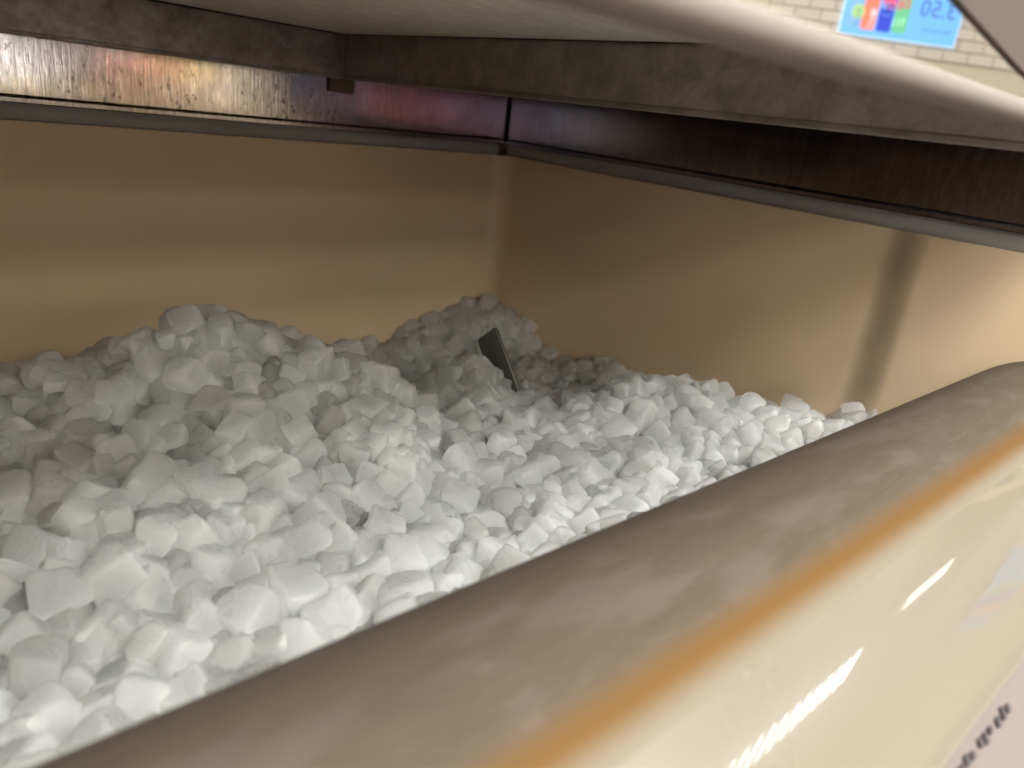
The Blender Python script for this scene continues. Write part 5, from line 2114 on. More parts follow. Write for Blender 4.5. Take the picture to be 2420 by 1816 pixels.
(7,121,3871,2230,-2414,21,-20,74),
(4,104,3707,3238,-2397,34,87,19),
(21,87,3694,3343,-2436,62,40,62),
(1,105,3895,6710,-2854,35,51,-75),
(21,87,3900,6812,-3053,-58,-51,-36),
(14,115,3853,3031,-2421,57,-79,22),
(10,103,3787,3332,-2378,-56,-10,-43),
(6,100,3643,6287,-2741,21,-14,27),
(7,93,3959,6266,-2875,32,79,-28),
(22,98,3774,6433,-2701,-95,-23,-11),
(18,106,109,4115,-2250,16,-46,-61),
(23,124,64,6676,-2811,50,21,10),
(0,110,-320,7235,-3218,-6,-53,-52),
(18,141,128,2131,-2270,-19,-73,-42),
(18,117,2,2733,-2293,-25,-82,-6),
(11,116,58,2960,-2322,3,-10,54),
(21,114,127,2434,-2459,-39,-31,29),
(21,112,45,2779,-2422,37,-45,12),
(19,91,1730,2225,-2425,-52,72,-35),
(23,97,132,3002,-2429,65,-38,66),
(16,105,87,3092,-2311,49,3,-58),
(10,100,26,3229,-2329,29,-8,80),
(12,99,56,3336,-2236,-83,-46,4),
(8,126,109,3687,-2243,-44,-5,-87),
(4,137,179,3839,-2235,58,-3,-15),
(15,104,108,3983,-2259,39,-15,-80),
(23,98,68,4729,-2223,-26,-34,-59),
(14,67,22,4855,-2263,-68,16,-43),
(23,96,86,5149,-2189,64,-5,67),
(19,73,1649,2811,-2456,-41,-48,-7),
(3,113,1798,6415,-2770,-96,-8,-18),
(10,139,1650,6466,-2799,-26,-95,19),
(5,132,1766,6588,-2753,70,-25,28),
(1,82,1570,2171,-2302,48,58,-66),
(9,111,200,4257,-2250,-27,-73,-9),
(0,99,217,4388,-2254,58,2,-51),
(0,120,250,2349,-2456,-7,-62,72),
(7,109,190,2568,-2451,-4,6,94),
(16,109,152,3212,-2304,-28,-62,52),
(22,114,88,4279,-2294,-67,-38,-60),
(17,106,55,4404,-2240,20,-55,28),
(20,112,79,4533,-2247,-13,-68,-3),
(20,81,3112,4031,-2335,25,9,6),
(12,102,3270,5190,-2910,-51,77,37),
(5,137,2996,6563,-2678,68,-3,-5),
(16,78,3004,2237,-2471,53,69,-48),
(22,130,3176,2264,-2437,40,-22,53),
(19,97,2834,6764,-2719,15,-66,7),
(6,91,2926,7044,-2675,-49,44,76),
(15,73,3016,2918,-2487,18,-59,-28),
(10,92,3522,6266,-2848,-47,-40,2),
(18,109,3553,6504,-2585,6,-27,41),
(4,87,3564,2141,-2254,-85,35,-39),
(4,82,3640,2155,-2339,-51,-38,-45),
(16,117,3210,3472,-2439,-9,-63,32),
(18,89,3232,4044,-2365,-94,10,2),
(15,102,3075,3597,-2447,10,-64,15),
(8,120,3324,2246,-2416,-6,10,-81),
(14,93,3701,6431,-2631,-13,-19,74),
(17,72,3723,2739,-2335,41,-61,-41),
(6,109,3540,4925,-2483,-79,-20,7),
(4,104,3480,3490,-2395,19,35,67),
(14,110,3526,4615,-2418,-12,17,68),
(12,121,3496,2231,-2334,33,88,-28),
(14,116,3297,6584,-2621,-63,-48,58),
(1,76,3855,6525,-2698,-74,36,39),
(13,92,3841,2113,-2221,9,18,-24),
(20,104,3832,2735,-2400,-27,-27,-41),
(10,97,2843,4947,-2426,44,26,7),
(9,85,2577,2204,-2424,-7,97,21),
(1,109,2972,5511,-3039,52,-70,-36),
(20,57,2641,6631,-2861,-64,3,18),
(12,74,2602,3562,-2357,4,57,-68),
(16,84,2728,3633,-2306,-46,44,-51),
(8,100,4001,2149,-2254,-54,-24,-36),
(0,105,3985,6174,-2868,18,-26,39),
(7,99,3931,6036,-2949,-18,90,34),
(19,92,2736,7237,-3034,70,54,13),
(11,87,2854,2234,-2285,-53,-52,66),
(14,109,2867,2420,-2338,-35,70,61),
(23,104,2969,2453,-2432,61,25,-16),
(16,104,2783,2825,-2456,-35,33,10),
(14,137,2996,4735,-2296,69,41,-8),
(7,72,2910,3092,-2479,-99,0,-10),
(11,101,2929,3180,-2430,-5,-19,-23),
(9,85,3077,5552,-3124,-94,-9,-32),
(9,85,2913,4302,-2086,35,-88,19),
(14,111,3059,5018,-2668,-80,55,-20),
(19,95,2748,7090,-2785,-60,79,-3),
(23,75,3980,6916,-3031,40,38,-72),
(1,88,4101,2153,-2312,-14,-60,-77),
(22,115,2517,5589,-2745,23,93,-29),
(6,98,2268,5683,-2886,14,88,4),
(17,105,2134,5724,-2900,81,15,-33),
(21,95,2510,5463,-2348,-90,-20,39),
(16,93,2129,2304,-2416,-52,-53,-11),
(12,98,2037,2217,-2505,90,16,-41),
(3,85,2186,2407,-2483,-95,-30,-4),
(4,95,4155,6726,-2931,-68,-27,64),
(0,105,4220,7427,-3035,14,-1,66),
(7,122,4179,7202,-2979,21,64,5),
(12,103,4052,6045,-3011,71,-64,28),
(11,105,4059,6198,-2914,29,-4,-10),
(11,98,2375,2585,-2468,15,94,-20),
(5,53,2279,4448,-1817,-26,74,-59),
(15,114,2730,5346,-2476,-83,41,-30),
(22,95,2671,5574,-2795,-34,-10,4),
(15,123,2396,2158,-2288,-94,-3,8),
(6,80,2336,2187,-2390,-30,-79,-40),
(2,54,2133,2175,-2496,-42,-40,-47),
(12,98,2259,2152,-2319,12,84,21),
(10,85,2481,2258,-2288,20,23,62),
(17,88,2450,2212,-2422,-6,-75,-11),
(15,96,2472,2378,-2298,49,-80,-28),
(3,93,2493,2956,-2408,-51,-34,-11),
(6,100,2823,5358,-2701,30,23,53),
(20,104,2375,6636,-2878,7,56,-75),
(22,94,1264,2162,-2379,-81,25,40),
(20,107,1247,2301,-2512,26,74,3),
(5,88,1035,4577,-2201,-45,-80,14),
(10,97,1061,3602,-2280,6,93,21),
(21,115,1012,2201,-2502,85,20,-1),
(23,148,1050,2354,-2492,-11,-41,-91),
(18,112,828,3991,-2252,-22,-48,49),
(14,72,4225,2093,-2209,-30,4,20),
(6,108,4540,5852,-2993,-19,66,64),
(10,105,4250,6353,-3038,17,-53,74),
(11,92,4271,6237,-3061,56,-44,69),
(18,104,4161,2935,-2383,-21,-6,-90),
(13,95,1031,6723,-2692,-50,36,30),
(19,96,1455,4067,-2258,39,-12,-81),
(23,99,1261,5592,-2389,-79,15,37),
(3,109,1525,2921,-2473,-28,-76,-51),
(1,92,1336,4093,-2248,29,-39,-26),
(21,137,1230,4360,-2182,86,0,-46),
(17,112,1226,4847,-1972,-6,95,-30),
(5,128,1120,4025,-2226,-24,54,-26),
(0,90,4402,6371,-3121,99,-4,11),
(17,111,1808,5714,-2782,-63,1,-7),
(6,102,1979,2615,-2449,41,32,-65),
(10,118,1911,2823,-2474,-24,-41,57),
(19,112,1980,6562,-2801,76,25,-60),
(3,91,1848,2155,-2382,31,16,92),
(17,132,1535,5760,-2824,17,-33,-29),
(17,114,1687,2253,-2521,-33,-10,34),
(9,86,778,2126,-2347,75,-7,-41),
(21,100,654,2773,-2459,26,52,-69),
(4,106,413,3814,-2377,-50,-29,-66),
(1,99,457,4750,-2306,-65,29,52),
(15,124,464,4863,-2242,-35,-51,-67),
(1,141,305,4704,-2330,-11,-38,-68),
(13,100,4496,6586,-3184,-10,27,-93),
(1,63,4431,6799,-3139,75,52,-11),
(6,100,587,5188,-2129,-59,-3,-38),
(8,125,439,5511,-2286,56,74,17),
(15,76,543,6659,-2715,39,-26,-42),
(9,62,807,2223,-2337,32,-66,-40),
(20,122,509,5014,-2167,65,-4,-73),
(15,98,438,5074,-2284,-61,-73,18),
(23,109,4546,6378,-3166,-30,22,-11),
(4,75,4510,6762,-3174,59,-55,32),
(22,95,4520,6854,-3081,-73,68,-10),
(11,123,4316,7197,-2927,-70,-38,40),
(21,61,4337,7339,-3004,-96,-27,-9),
(12,86,4338,7448,-2988,-45,9,87),
(14,95,4576,4816,-2554,37,-40,-50),
(0,89,4457,6266,-3155,71,57,-37),
(11,108,672,7025,-2794,-67,-69,17),
(12,112,678,6011,-2866,52,55,60),
(7,91,719,6725,-2583,79,58,1),
(23,72,745,3833,-2255,-99,-4,14),
(19,89,4540,4237,-2485,-56,-66,-47),
(20,124,5047,5846,-3038,66,65,37),
(12,100,5245,4117,-2510,-19,21,31),
(22,88,5085,4394,-2596,-13,-2,86),
(7,105,4926,1970,-2107,74,-38,31),
(21,83,4857,2307,-2213,-74,-55,-31),
(18,70,4898,2219,-2247,-28,3,-83),
(16,74,4852,4501,-2577,-56,-41,-70),
(0,90,4937,4803,-2652,-44,-40,-73),
(14,117,4766,6043,-3116,91,-30,-1),
(11,121,184,3190,-2429,10,33,47),
(2,116,198,3458,-2364,-48,84,20),
(22,109,176,4178,-2363,33,71,37),
(19,89,4792,1977,-2136,-5,-70,-11),
(23,80,4498,7451,-2972,-21,-66,-52),
(9,110,4692,2077,-2203,52,67,25),
(8,70,4502,2229,-2237,11,61,-62),
(17,99,152,4725,-2362,5,100,5),
(19,107,181,4853,-2315,0,-22,75),
(4,108,200,5014,-2291,-77,-62,12),
(1,131,129,5328,-2277,-74,-41,53),
(22,76,254,2251,-2401,25,14,92),
(1,108,39,4937,-2328,38,19,75),
(0,85,19,5164,-2294,-35,-28,49),
(19,119,171,2875,-2515,-96,9,-17),
(22,126,348,4908,-2310,31,-94,-1),
(8,130,457,2142,-2332,-45,-6,-66),
(6,104,349,3109,-2505,50,6,84),
(15,98,312,3722,-2387,35,-6,71),
(10,101,314,4293,-2402,-8,17,64),
(6,104,283,4457,-2374,-53,70,46),
(6,89,193,4307,-2389,1,-14,-27),
(15,125,232,4600,-2372,16,47,76),
(5,88,-335,6445,-3016,-52,-69,44),
(11,114,-337,7194,-3449,-43,-63,41),
(21,101,-168,2168,-2359,-68,-69,-8),
(21,94,-133,2289,-2428,66,-8,63),
(14,97,-68,2231,-2515,77,-5,59),
(16,148,-65,2393,-2481,55,57,59),
(6,114,-141,2559,-2467,33,-32,66),
(0,113,-148,2761,-2485,23,41,72),
(23,104,-140,3038,-2439,-25,50,71),
(14,95,-172,3192,-2400,-37,92,10),
(2,135,-186,3321,-2336,63,41,-52),
(8,109,-135,3426,-2337,65,5,-13),
(7,148,-152,3923,-2343,-36,49,73),
(6,112,-135,4119,-2326,-81,42,-21),
(18,134,-143,4293,-2347,36,11,-63),
(7,104,-122,4457,-2379,-94,-5,2),
(23,127,-57,4633,-2367,2,-95,-3),
(13,148,-197,4783,-2304,76,-58,21),
(4,113,-103,5025,-2288,-29,-84,17),
(12,108,-167,5151,-2284,-2,-99,-9),
(11,134,-182,5748,-3085,28,-49,-45),
(21,103,84,2535,-2359,58,-73,-21),
(16,111,135,2255,-2347,-35,13,-3),
(1,106,62,2622,-2528,23,-29,-89),
(3,138,-12,3120,-2433,-45,-68,58),
(19,106,-17,3279,-2418,52,-45,10),
(23,128,36,3411,-2363,71,22,-56),
(2,122,59,3616,-2363,21,-21,-94),
(5,113,34,3754,-2377,-69,58,34),
(9,106,50,3898,-2354,-59,-31,-33),
(19,95,55,4173,-2370,25,32,11),
(17,124,15,4762,-2342,-50,-38,-24),
(2,91,5196,3976,-2411,-56,23,77),
(17,86,5014,6488,-3146,87,37,-19),
(21,83,5050,6571,-3087,-73,42,-45),
(10,122,4954,6146,-3163,-44,65,36),
(4,72,5265,2046,-2126,10,-58,80),
(10,99,6223,7216,-2657,91,40,13),
(2,95,6387,2212,-2406,29,19,-34),
(20,101,6540,2249,-2441,64,71,-17),
(20,119,-320,2220,-2301,-70,-22,-16),
(19,134,-300,2532,-2246,-4,-54,81),
(8,106,-252,2250,-2544,-17,34,2),
(20,94,-266,2753,-2539,-73,-10,-67),
(19,105,-328,2855,-2498,-29,-12,-7),
(7,105,-333,3152,-2427,52,30,72),
(5,100,-341,3342,-2302,63,66,21),
(12,77,-354,3426,-2404,46,33,58),
(19,130,-290,3624,-2328,84,-8,49),
(13,121,-293,3828,-2343,69,16,-44),
(18,114,-320,4039,-2378,23,89,-35),
(1,123,-300,4280,-2334,-31,12,42),
(13,104,-248,4409,-2314,7,34,-88),
(6,110,-319,4602,-2277,-9,-10,-6),
(15,114,-351,4867,-2323,-33,70,-9),
(3,104,-256,5012,-2241,63,5,77),
(23,109,-235,5267,-2249,31,12,-89),
(12,81,-330,5551,-2653,-42,17,55),
(0,118,-302,5757,-2978,10,-16,-96),
(8,109,-308,5928,-3105,14,-94,-6),
(4,105,-328,6071,-3103,-70,57,17),
(13,105,290,2138,-2339,64,-51,-31),
(18,140,469,2271,-2478,15,-33,84),
(3,108,167,3394,-2271,-45,45,-18),
(5,133,201,3536,-2237,-1,-70,61),
(15,106,249,3686,-2268,11,51,35),
(15,95,288,3833,-2327,23,21,-64),
(1,95,188,3968,-2320,-25,-91,16),
(21,108,221,4073,-2348,51,29,-29),
(22,59,1535,2112,-2340,-28,-21,-36),
(6,57,1609,2143,-2383,29,-27,92),
(2,116,1500,2551,-2432,-71,45,53),
(15,102,1237,5448,-2038,48,-16,-56),
(9,93,204,4529,-2260,27,-10,-75),
(13,130,185,4720,-2223,32,75,18),
(20,105,92,4937,-2215,22,-37,-87),
(5,118,214,5106,-2166,32,-86,20),
(5,104,627,2121,-2323,-25,-61,30),
(6,63,382,4137,-2258,28,34,9),
(1,106,315,4195,-2296,8,-15,-91),
(17,111,324,4351,-2314,-42,75,-46),
(7,121,345,4522,-2252,-33,31,-78),
(12,101,445,2438,-2435,-19,-6,-76),
(16,127,1623,6042,-2748,32,21,-12),
(10,118,619,2317,-2428,-13,-59,2),
(17,58,566,2400,-2501,56,33,-16),
(19,110,378,4721,-2201,71,-66,-21),
(18,137,265,4851,-2196,-80,27,-17),
(0,96,335,5026,-2207,49,52,-68),
(8,111,302,5234,-2161,12,7,89),
(5,137,325,6604,-2795,-25,-47,34),
(23,80,557,2067,-2242,13,75,-63),
(8,92,5154,6185,-3135,22,24,-15),
(9,58,5221,2293,-2259,-19,-74,32),
(18,111,5730,2147,-2308,-27,59,75),
(22,99,5597,5853,-2981,-40,7,-90),
(11,104,5668,5971,-2993,-70,20,-11),
(6,97,5322,5961,-3020,-64,-61,-31),
(20,95,5319,6103,-3057,-51,15,2),
(16,82,5482,3723,-2248,-23,-54,12),
(18,114,6116,2191,-2305,-37,81,-11),
(13,128,6072,5399,-3003,28,84,-20),
(4,86,5627,7241,-2819,17,96,15),
(16,85,5952,3336,-2734,-3,65,9),
(2,77,5963,2152,-2357,50,55,-40),
(7,93,6411,2297,-2458,37,23,3),
(23,77,6083,5720,-3006,54,-81,16),
(17,70,6233,5403,-2877,-40,-28,53),
(23,95,5961,2239,-2448,-90,-37,-6),
(1,91,5943,5937,-3051,-16,95,-25),
(6,86,5863,7016,-2793,12,-2,-90),
(19,48,5530,2049,-2164,-12,47,82),
(23,103,5040,7091,-2986,-30,29,90),
(3,86,5207,2135,-2310,58,59,-32),
(1,100,5410,3849,-2347,67,-19,-31),
(20,98,5088,2182,-2362,45,-52,59),
(23,98,5121,2436,-2291,-45,-59,-23),
(6,97,5448,5963,-2920,24,-45,64),
(11,70,5504,6051,-2897,40,81,-6),
(19,83,5412,6225,-2976,64,-51,41),
(17,91,5540,2254,-2124,-16,82,7),
(19,97,5785,3525,-2489,33,-37,86),
(10,90,5720,3767,-2600,60,1,66),
(16,97,5513,5433,-2981,-8,5,81),
(12,65,5538,2129,-2317,36,-69,9),
(14,105,5419,2144,-2307,1,88,-46),
(18,107,5374,2960,-2216,-6,33,-31),
(17,121,5629,2294,-2193,-41,-43,-49),
(15,108,5462,5703,-2990,-10,-58,80),
(2,90,5339,5838,-3055,17,50,76),
(13,104,5567,3138,-2161,-62,75,-24),
(1,79,5636,3788,-2554,81,-39,-6),
(5,97,5521,5981,-2985,90,15,35),
(10,96,5520,6110,-3019,-54,54,41),
(20,100,5474,6243,-3078,-11,-3,-46),
(23,87,5369,3326,-2149,-98,18,7),
(19,105,5384,7112,-2977,94,-8,9),
(12,124,4529,7132,-3043,98,-9,-15),
(1,105,4590,2148,-2328,-91,0,42),
(4,90,4078,6501,-2882,90,-27,35),
(4,113,3996,6881,-3127,40,23,11),
(0,131,4032,2263,-2404,26,-11,-95),
(13,76,4078,4677,-2208,-62,41,-31),
(12,124,4469,5728,-2961,22,-65,-64),
(11,116,4618,3796,-2349,27,28,-92),
(22,111,4696,7097,-3054,-23,77,-33),
(14,93,4671,7295,-3071,56,5,7),
(3,108,4738,2141,-2330,58,73,33),
(20,57,4298,4791,-2278,-46,-48,-68),
(22,97,4405,2202,-2410,6,67,-3),
(16,95,5617,6853,-2823,14,-22,95),
(14,55,5661,6489,-2890,-67,-42,42),
(17,95,5938,3615,-2582,-83,-12,13),
(14,86,5690,5325,-2984,56,82,-6),
(23,104,4624,3453,-2352,-20,-84,-13),
(13,94,4911,7077,-3031,82,-51,-22),
(14,92,4902,2137,-2329,-10,53,33),
(10,94,5890,2909,-2313,-64,46,-50),
(7,105,6216,3700,-2596,57,33,-58),
(23,95,2677,2212,-2346,16,66,-66),
(16,80,2942,4627,-2301,13,-55,-80),
(6,109,5914,4946,-2947,-21,-83,52),
(8,116,6009,2145,-2237,13,14,96),
(11,77,2785,4420,-1981,-70,-18,2),
(22,110,3048,3003,-2523,5,54,-32),
(13,82,3195,2163,-2354,-7,52,85),
(14,83,2812,2224,-2443,-89,28,17),
(20,94,3011,4252,-2187,-32,-90,29),
(10,101,2935,2209,-2351,86,-20,-42),
(22,77,3046,3919,-2368,56,3,-10),
(21,96,2593,6653,-2918,-48,65,-38),
(7,118,3612,6555,-2673,-64,59,-36),
(1,83,3759,6600,-2721,9,38,-29),
(17,70,3787,2168,-2368,46,27,78),
(13,96,3085,4259,-2330,19,-92,4),
(0,103,3077,4663,-2492,-44,61,-29),
(9,95,2982,6497,-2881,14,91,-39),
(9,98,4118,6805,-3022,-18,-10,-97),
(6,109,4269,2207,-2392,49,-55,53),
(15,113,3856,6201,-2969,-48,56,-60),
(20,118,3864,6329,-2763,-11,-45,-55),
(4,75,3943,2164,-2343,38,7,75),
(4,107,4038,6365,-2846,-56,57,35),
(8,77,3564,4491,-2457,-62,-40,-54),
(18,110,1399,2125,-2284,-25,-54,79),
(12,57,1555,2255,-2334,-24,17,-80),
(19,98,754,2350,-2450,23,63,8),
(21,138,395,4943,-2107,-71,54,-43),
(10,93,417,5137,-2162,-58,4,-6),
(7,127,401,5361,-2114,-73,17,-66),
(10,113,770,2060,-2265,11,-84,52),
(10,135,426,4285,-2223,34,73,-57),
(20,108,875,2290,-2397,-9,-83,-1),
(1,88,859,2821,-2408,-46,-18,-10),
(17,134,562,5417,-2101,-86,-22,-19),
(10,113,598,6508,-2656,34,7,-44),
(16,103,716,6803,-2499,3,-90,-41),
(4,91,584,6868,-2737,43,85,30),
(17,118,1436,6276,-2731,-45,9,-65),
(6,120,1214,6875,-2605,-94,-1,34),
(1,119,818,6516,-2484,53,2,-40),
(5,113,879,6839,-2581,-48,38,-69),
(15,96,680,6889,-2657,-35,29,-6),
(10,101,962,2044,-2203,18,23,-87),
(9,98,1201,2132,-2293,48,12,81),
(17,94,742,3936,-2217,74,48,44),
(6,102,666,2056,-2207,78,28,55),
(0,137,916,2137,-2264,6,89,44),
(13,109,1399,2253,-2492,-91,7,-7),
(10,125,1115,7089,-2607,-10,12,86),
(11,99,1157,2228,-2468,-90,-24,-21),
(15,125,954,7074,-2653,-38,-73,-49),
(3,100,854,7262,-2684,26,-32,16),
(8,111,979,7306,-2678,-54,-78,-31),
(16,98,1171,2064,-2212,11,-41,-41),
(18,54,1182,2348,-2442,93,-19,-29),
(7,122,-312,5100,-2336,97,0,-19),
(23,111,-255,4933,-2378,59,19,-78),
(6,148,-301,4698,-2392,-66,75,-2),
(10,148,-298,4503,-2395,-41,-4,66),
(1,139,-294,3297,-2456,-74,39,29),
(21,79,-354,2204,-2466,74,31,-13),
(14,50,6276,7441,-2584,-54,-45,66)
])
var = raw[:, 0]; siz = (raw[:, 1]/100.)**.8; pos = raw[:, 2:5]/10000.; q3 = raw[:, 5:8]/100.
qw = np.sqrt(np.maximum(0, 1-(q3**2).sum(1))); N = len(raw)
BASE = .0066*1.42
lib = {}
def chunk_mesh(v, wet):
    if (v, wet) in lib: return lib[(v, wet)]
    q, f = chunk_shape(int(v), 5); me = bpy.data.meshes.new('ice_chunk'); me.from_pydata([tuple(p) for p in q*BASE], [], f.tolist()); me.materials.append(M_wet if wet else M_ice)
    me.polygons.foreach_set('use_smooth', [True]*len(me.polygons)); lib[(v, wet)] = me; return me
rs = np.random.RandomState(2)
wetness = (pos[:, 1] < .235) | ((rs.rand(N) < .2) & (pos[:, 1] < .45))
plate_c = np.array(O_ + Wv*wd/2 + Lv*ht*.6)
def uniq():
    U = {}
    def put(mask, key, text):
        idx = [i for i in np.where(mask)[0] if i < 300 and i not in U]
        if idx: U[max(idx, key=key)] = text
    x, y, z = pos.T
    put((x < .3) & (y > .4), lambda i: z[i], 'highest ice chunk on the peak of the big left mound')
    put((x > .55) & (y > .6), lambda i: z[i], 'highest ice chunk of the dim heap in the far corner')
    put((y < .26), lambda i: x[i], 'last ice chunk at the right tip where rim meets side wall')
    put((x > .45) & (y < .4) & (y > .26), lambda i: z[i], 'highest bright ice chunk on the small ridge by the side wall')
    put(np.hypot(x-plate_c[0], y-plate_c[1]) < .06, lambda i: -np.linalg.norm(pos[i]-np.array((.385, .44, -.205))), 'rounded ice chunk right in front of the dark metal plate')
    put(np.ones(len(x), bool), lambda i: siz[i]-i*1e-4, 'largest ice chunk in the bin')
    return U
UQ = uniq()
def chunk_label(i):
    if i in UQ: return UQ[i]
    x, y, z = pos[i]; s = 'large' if siz[i] > 1.15 else ('small' if siz[i] < .9 else 'medium'); k = 'glassy wet' if wetness[i] else 'frosted white'
    if y < .235: where = 'against the front rim'
    elif np.hypot(x-plate_c[0], y-plate_c[1]) < .05: where = 'beside the metal plate'
    elif x > .5 and y > .58: where = 'in the far corner heap'
    elif x > .60: where = 'along the side wall'
    elif x < .32 and y > .46: where = 'on the left mound crest'
    elif x < .32 and y > .37: where = 'on the left mound slope'
    elif x < .15: where = 'in the near foreground'
    elif y > .47: where = 'in the dark hollow'
    elif x > .46: where = 'on the bright ridge'
    elif y > .34: where = 'before the metal plate'
    else: where = 'behind the front rim'
    d = cR.T @ pos[i]; fx = .5 + d[0]/-d[2]*26.04/36; fy = .5 + d[1]/d[2]*26.04/36*4/3
    colm = ('far-left', 'outer-left', 'left', 'inner-left', 'left-of-centre', 'right-of-centre', 'inner-right', 'right', 'outer-right', 'far-right')[int(min(.999, max(0, fx))*10)]
    row = ('upper', 'mid-height', 'low', 'lower', 'bottom')[int(min(4, max(0, (fy-.40)/.11)))]
    return f'{s} {k} ice chunk {where}, {row} {colm} of photo'

NH = 300
for i in range(NH):
    o = bpy.data.objects.new('ice_chunk', chunk_mesh(var[i], bool(wetness[i]))); col.objects.link(o)
    o.location = pos[i]; o.rotation_mode = 'QUATERNION'; o.rotation_quaternion = Quaternion((qw[i], *q3[i])); o.scale = (float(siz[i]),)*3
    tag(o, chunk_label(i), 'ice chunk', 'ice chunks heaped in the bin')
SL = {}
def shape_lib(v, s):
    if (v, s) not in SL: SL[(v, s)] = chunk_shape(v, s)
    return SL[(v, s)]
V = []; Fc = []; off = 0; wm = []
for i in range(NH, N):
    q, f = shape_lib(int(var[i]), 4 if i < 1000 else 3); Rm = np.array(Quaternion((qw[i], *q3[i])).to_matrix()); V.append((q*BASE*siz[i]) @ Rm.T + pos[i]); Fc.append(f+off); off += len(q); wm.append(np.full(len(f), int(wetness[i])))
for x_ in np.arange(XL+.01, -.032, .0142):      # loose chunks at the near end of the bin, left of the view
    for y_ in np.arange(.215, .743, .0142):
        qn = Quaternion(rs.normal(0, 1, 4)).normalized(); q, f = shape_lib(int(rs.randint(24)), 3); zz = -.228 + .02*math.exp(-((y_-.5)/.1)**2) + rs.uniform(-.004, .004)
        V.append((q*BASE*rs.uniform(.85, 1.2)) @ np.array(qn.to_matrix()).T + np.array((x_+rs.uniform(-.003, .003), y_+rs.uniform(-.003, .003), zz))); Fc.append(f+off); off += len(q); wm.append(np.zeros(len(f), int))
V = np.concatenate(V); Fc = np.concatenate(Fc); wm = np.concatenate(wm)
me = bpy.data.meshes.new('ice_chunks'); me.from_pydata(V.tolist(), [], Fc.tolist()); me.materials.append(M_ice); me.materials.append(M_wet)
me.polygons.foreach_set('use_smooth', [True]*len(me.polygons)); me.polygons.foreach_set('material_index', wm.tolist())
o = bpy.data.objects.new('ice_chunks', me); col.objects.link(o); o['kind'] = 'stuff'; tag(o, 'smaller half-hidden white ice chunks filling the heap', 'ice')
# packed ice underneath (closes the gaps between the chunks)
gx = np.arange(XL+.004, XB-.003, .014); gy_ = np.arange(.232, YA-.003, .014)
def Hs(x, y):
    d = np.hypot(pos[:, 0]-x, pos[:, 1]-y); wgt = np.exp(-(d/.014)**2)+1e-9; return (wgt*pos[:, 2]).sum()/wgt.sum()
V = [(x, y, Hs(max(x, -.02), y)-.012) for y in gy_ for x in gx]; nx = len(gx)
Fc = [(j*nx+i, j*nx+i+1, (j+1)*nx+i+1, (j+1)*nx+i) for j in range(len(gy_)-1) for i in range(nx-1)]
o = obj('packed_ice', V, Fc, M_ice, None, True); o['kind'] = 'stuff'; tag(o, 'packed ice filling the bin beneath the loose chunks', 'ice')

# ================================================================= THE STORE BEHIND THE CAMERA (seen in the mirror panel and the steel)
P0 = Vector((6.29733137, .2-3.25625128, .90153165)); dr = Vector((.74791658, .66379273, 0)); nrm = Vector((0, 0, 1)).cross(dr)
if nrm.dot(-P0) < 0: nrm = -nrm
def W(u, v_, n_): return P0 + dr*u + Vector((0, 0, 1))*v_ + nrm*n_
def wbox(name, u0, u1, v0, v1, n0, n1, m, parent=None, **props):
    V = [W(u, v_, n_) for n_ in (n0, n1) for v_ in (v0, v1) for u in (u0, u1)]
    return obj(name, V, [(0,1,3,2),(4,6,7,5),(0,4,5,1),(2,3,7,6),(0,2,6,4),(1,5,7,3)], m, parent, **props)
M_wall, nt, b = plastic('cream_wall_paint', (.76, .70, .57), .6)
M_mortar, *_ = mat('mortar', (.36, .31, .26), .8)
M_brick, nt, b = mat('painted_brick', (.80, .74, .66), .5)
oi = nt.nodes.new('ShaderNodeObjectInfo'); c = mix(nt, oi.outputs['Random'], (.76, .69, .61), (.86, .79, .71)); nt.links.new(c, b.inputs['Base Color']); bump(nt, b, noise(nt, coords(nt), 40, 4), .3, .003)
wall = empty('store_wall', tuple(W(0, -1.9, 0)), 'cream store wall with pale painted brick mirrored in the polished panel', 'wall')
wbox('wall', -4.5, 4.0, -1.9, 2.6, -.20, -.012, M_wall, wall)
wbox('brick_backing', -.592, 3.2, -.115, 2.3, -.011, 0, M_mortar, wall)
bw, bh, g = .2130, .0865, .009
brick0 = None
for r_ in range(15):
    for c_ in range(16):
        u0 = -.588 + (c_-(.5 if r_ % 2 else 0))*bw; u1 = u0+bw-g; v0 = -.108+r_*bh
        u0 = max(u0, -.588)
        if u1-u0 < .03 or u1 > 2.9: continue
        if -.03 < u0 and u1 < .99 and .05 < v0 < .7: continue
        if brick0 is None or abs((u1-u0)-(bw-g)) > 1e-6:
            bo = wbox('brick', u0, u1, v0, v0+bh-g, .0006, .0090, M_brick, wall)
            if brick0 is None and abs((u1-u0)-(bw-g)) < 1e-6: brick0 = bo; bu, bv = u0, v0
        else:
            bo = brick0.copy(); col.objects.link(bo); bo.parent = wall; bo.matrix_parent_inverse = Matrix.Translation(-wall.location); bo.location = brick0.location + dr*(u0-bu) + Vector((0, 0, v0-bv))
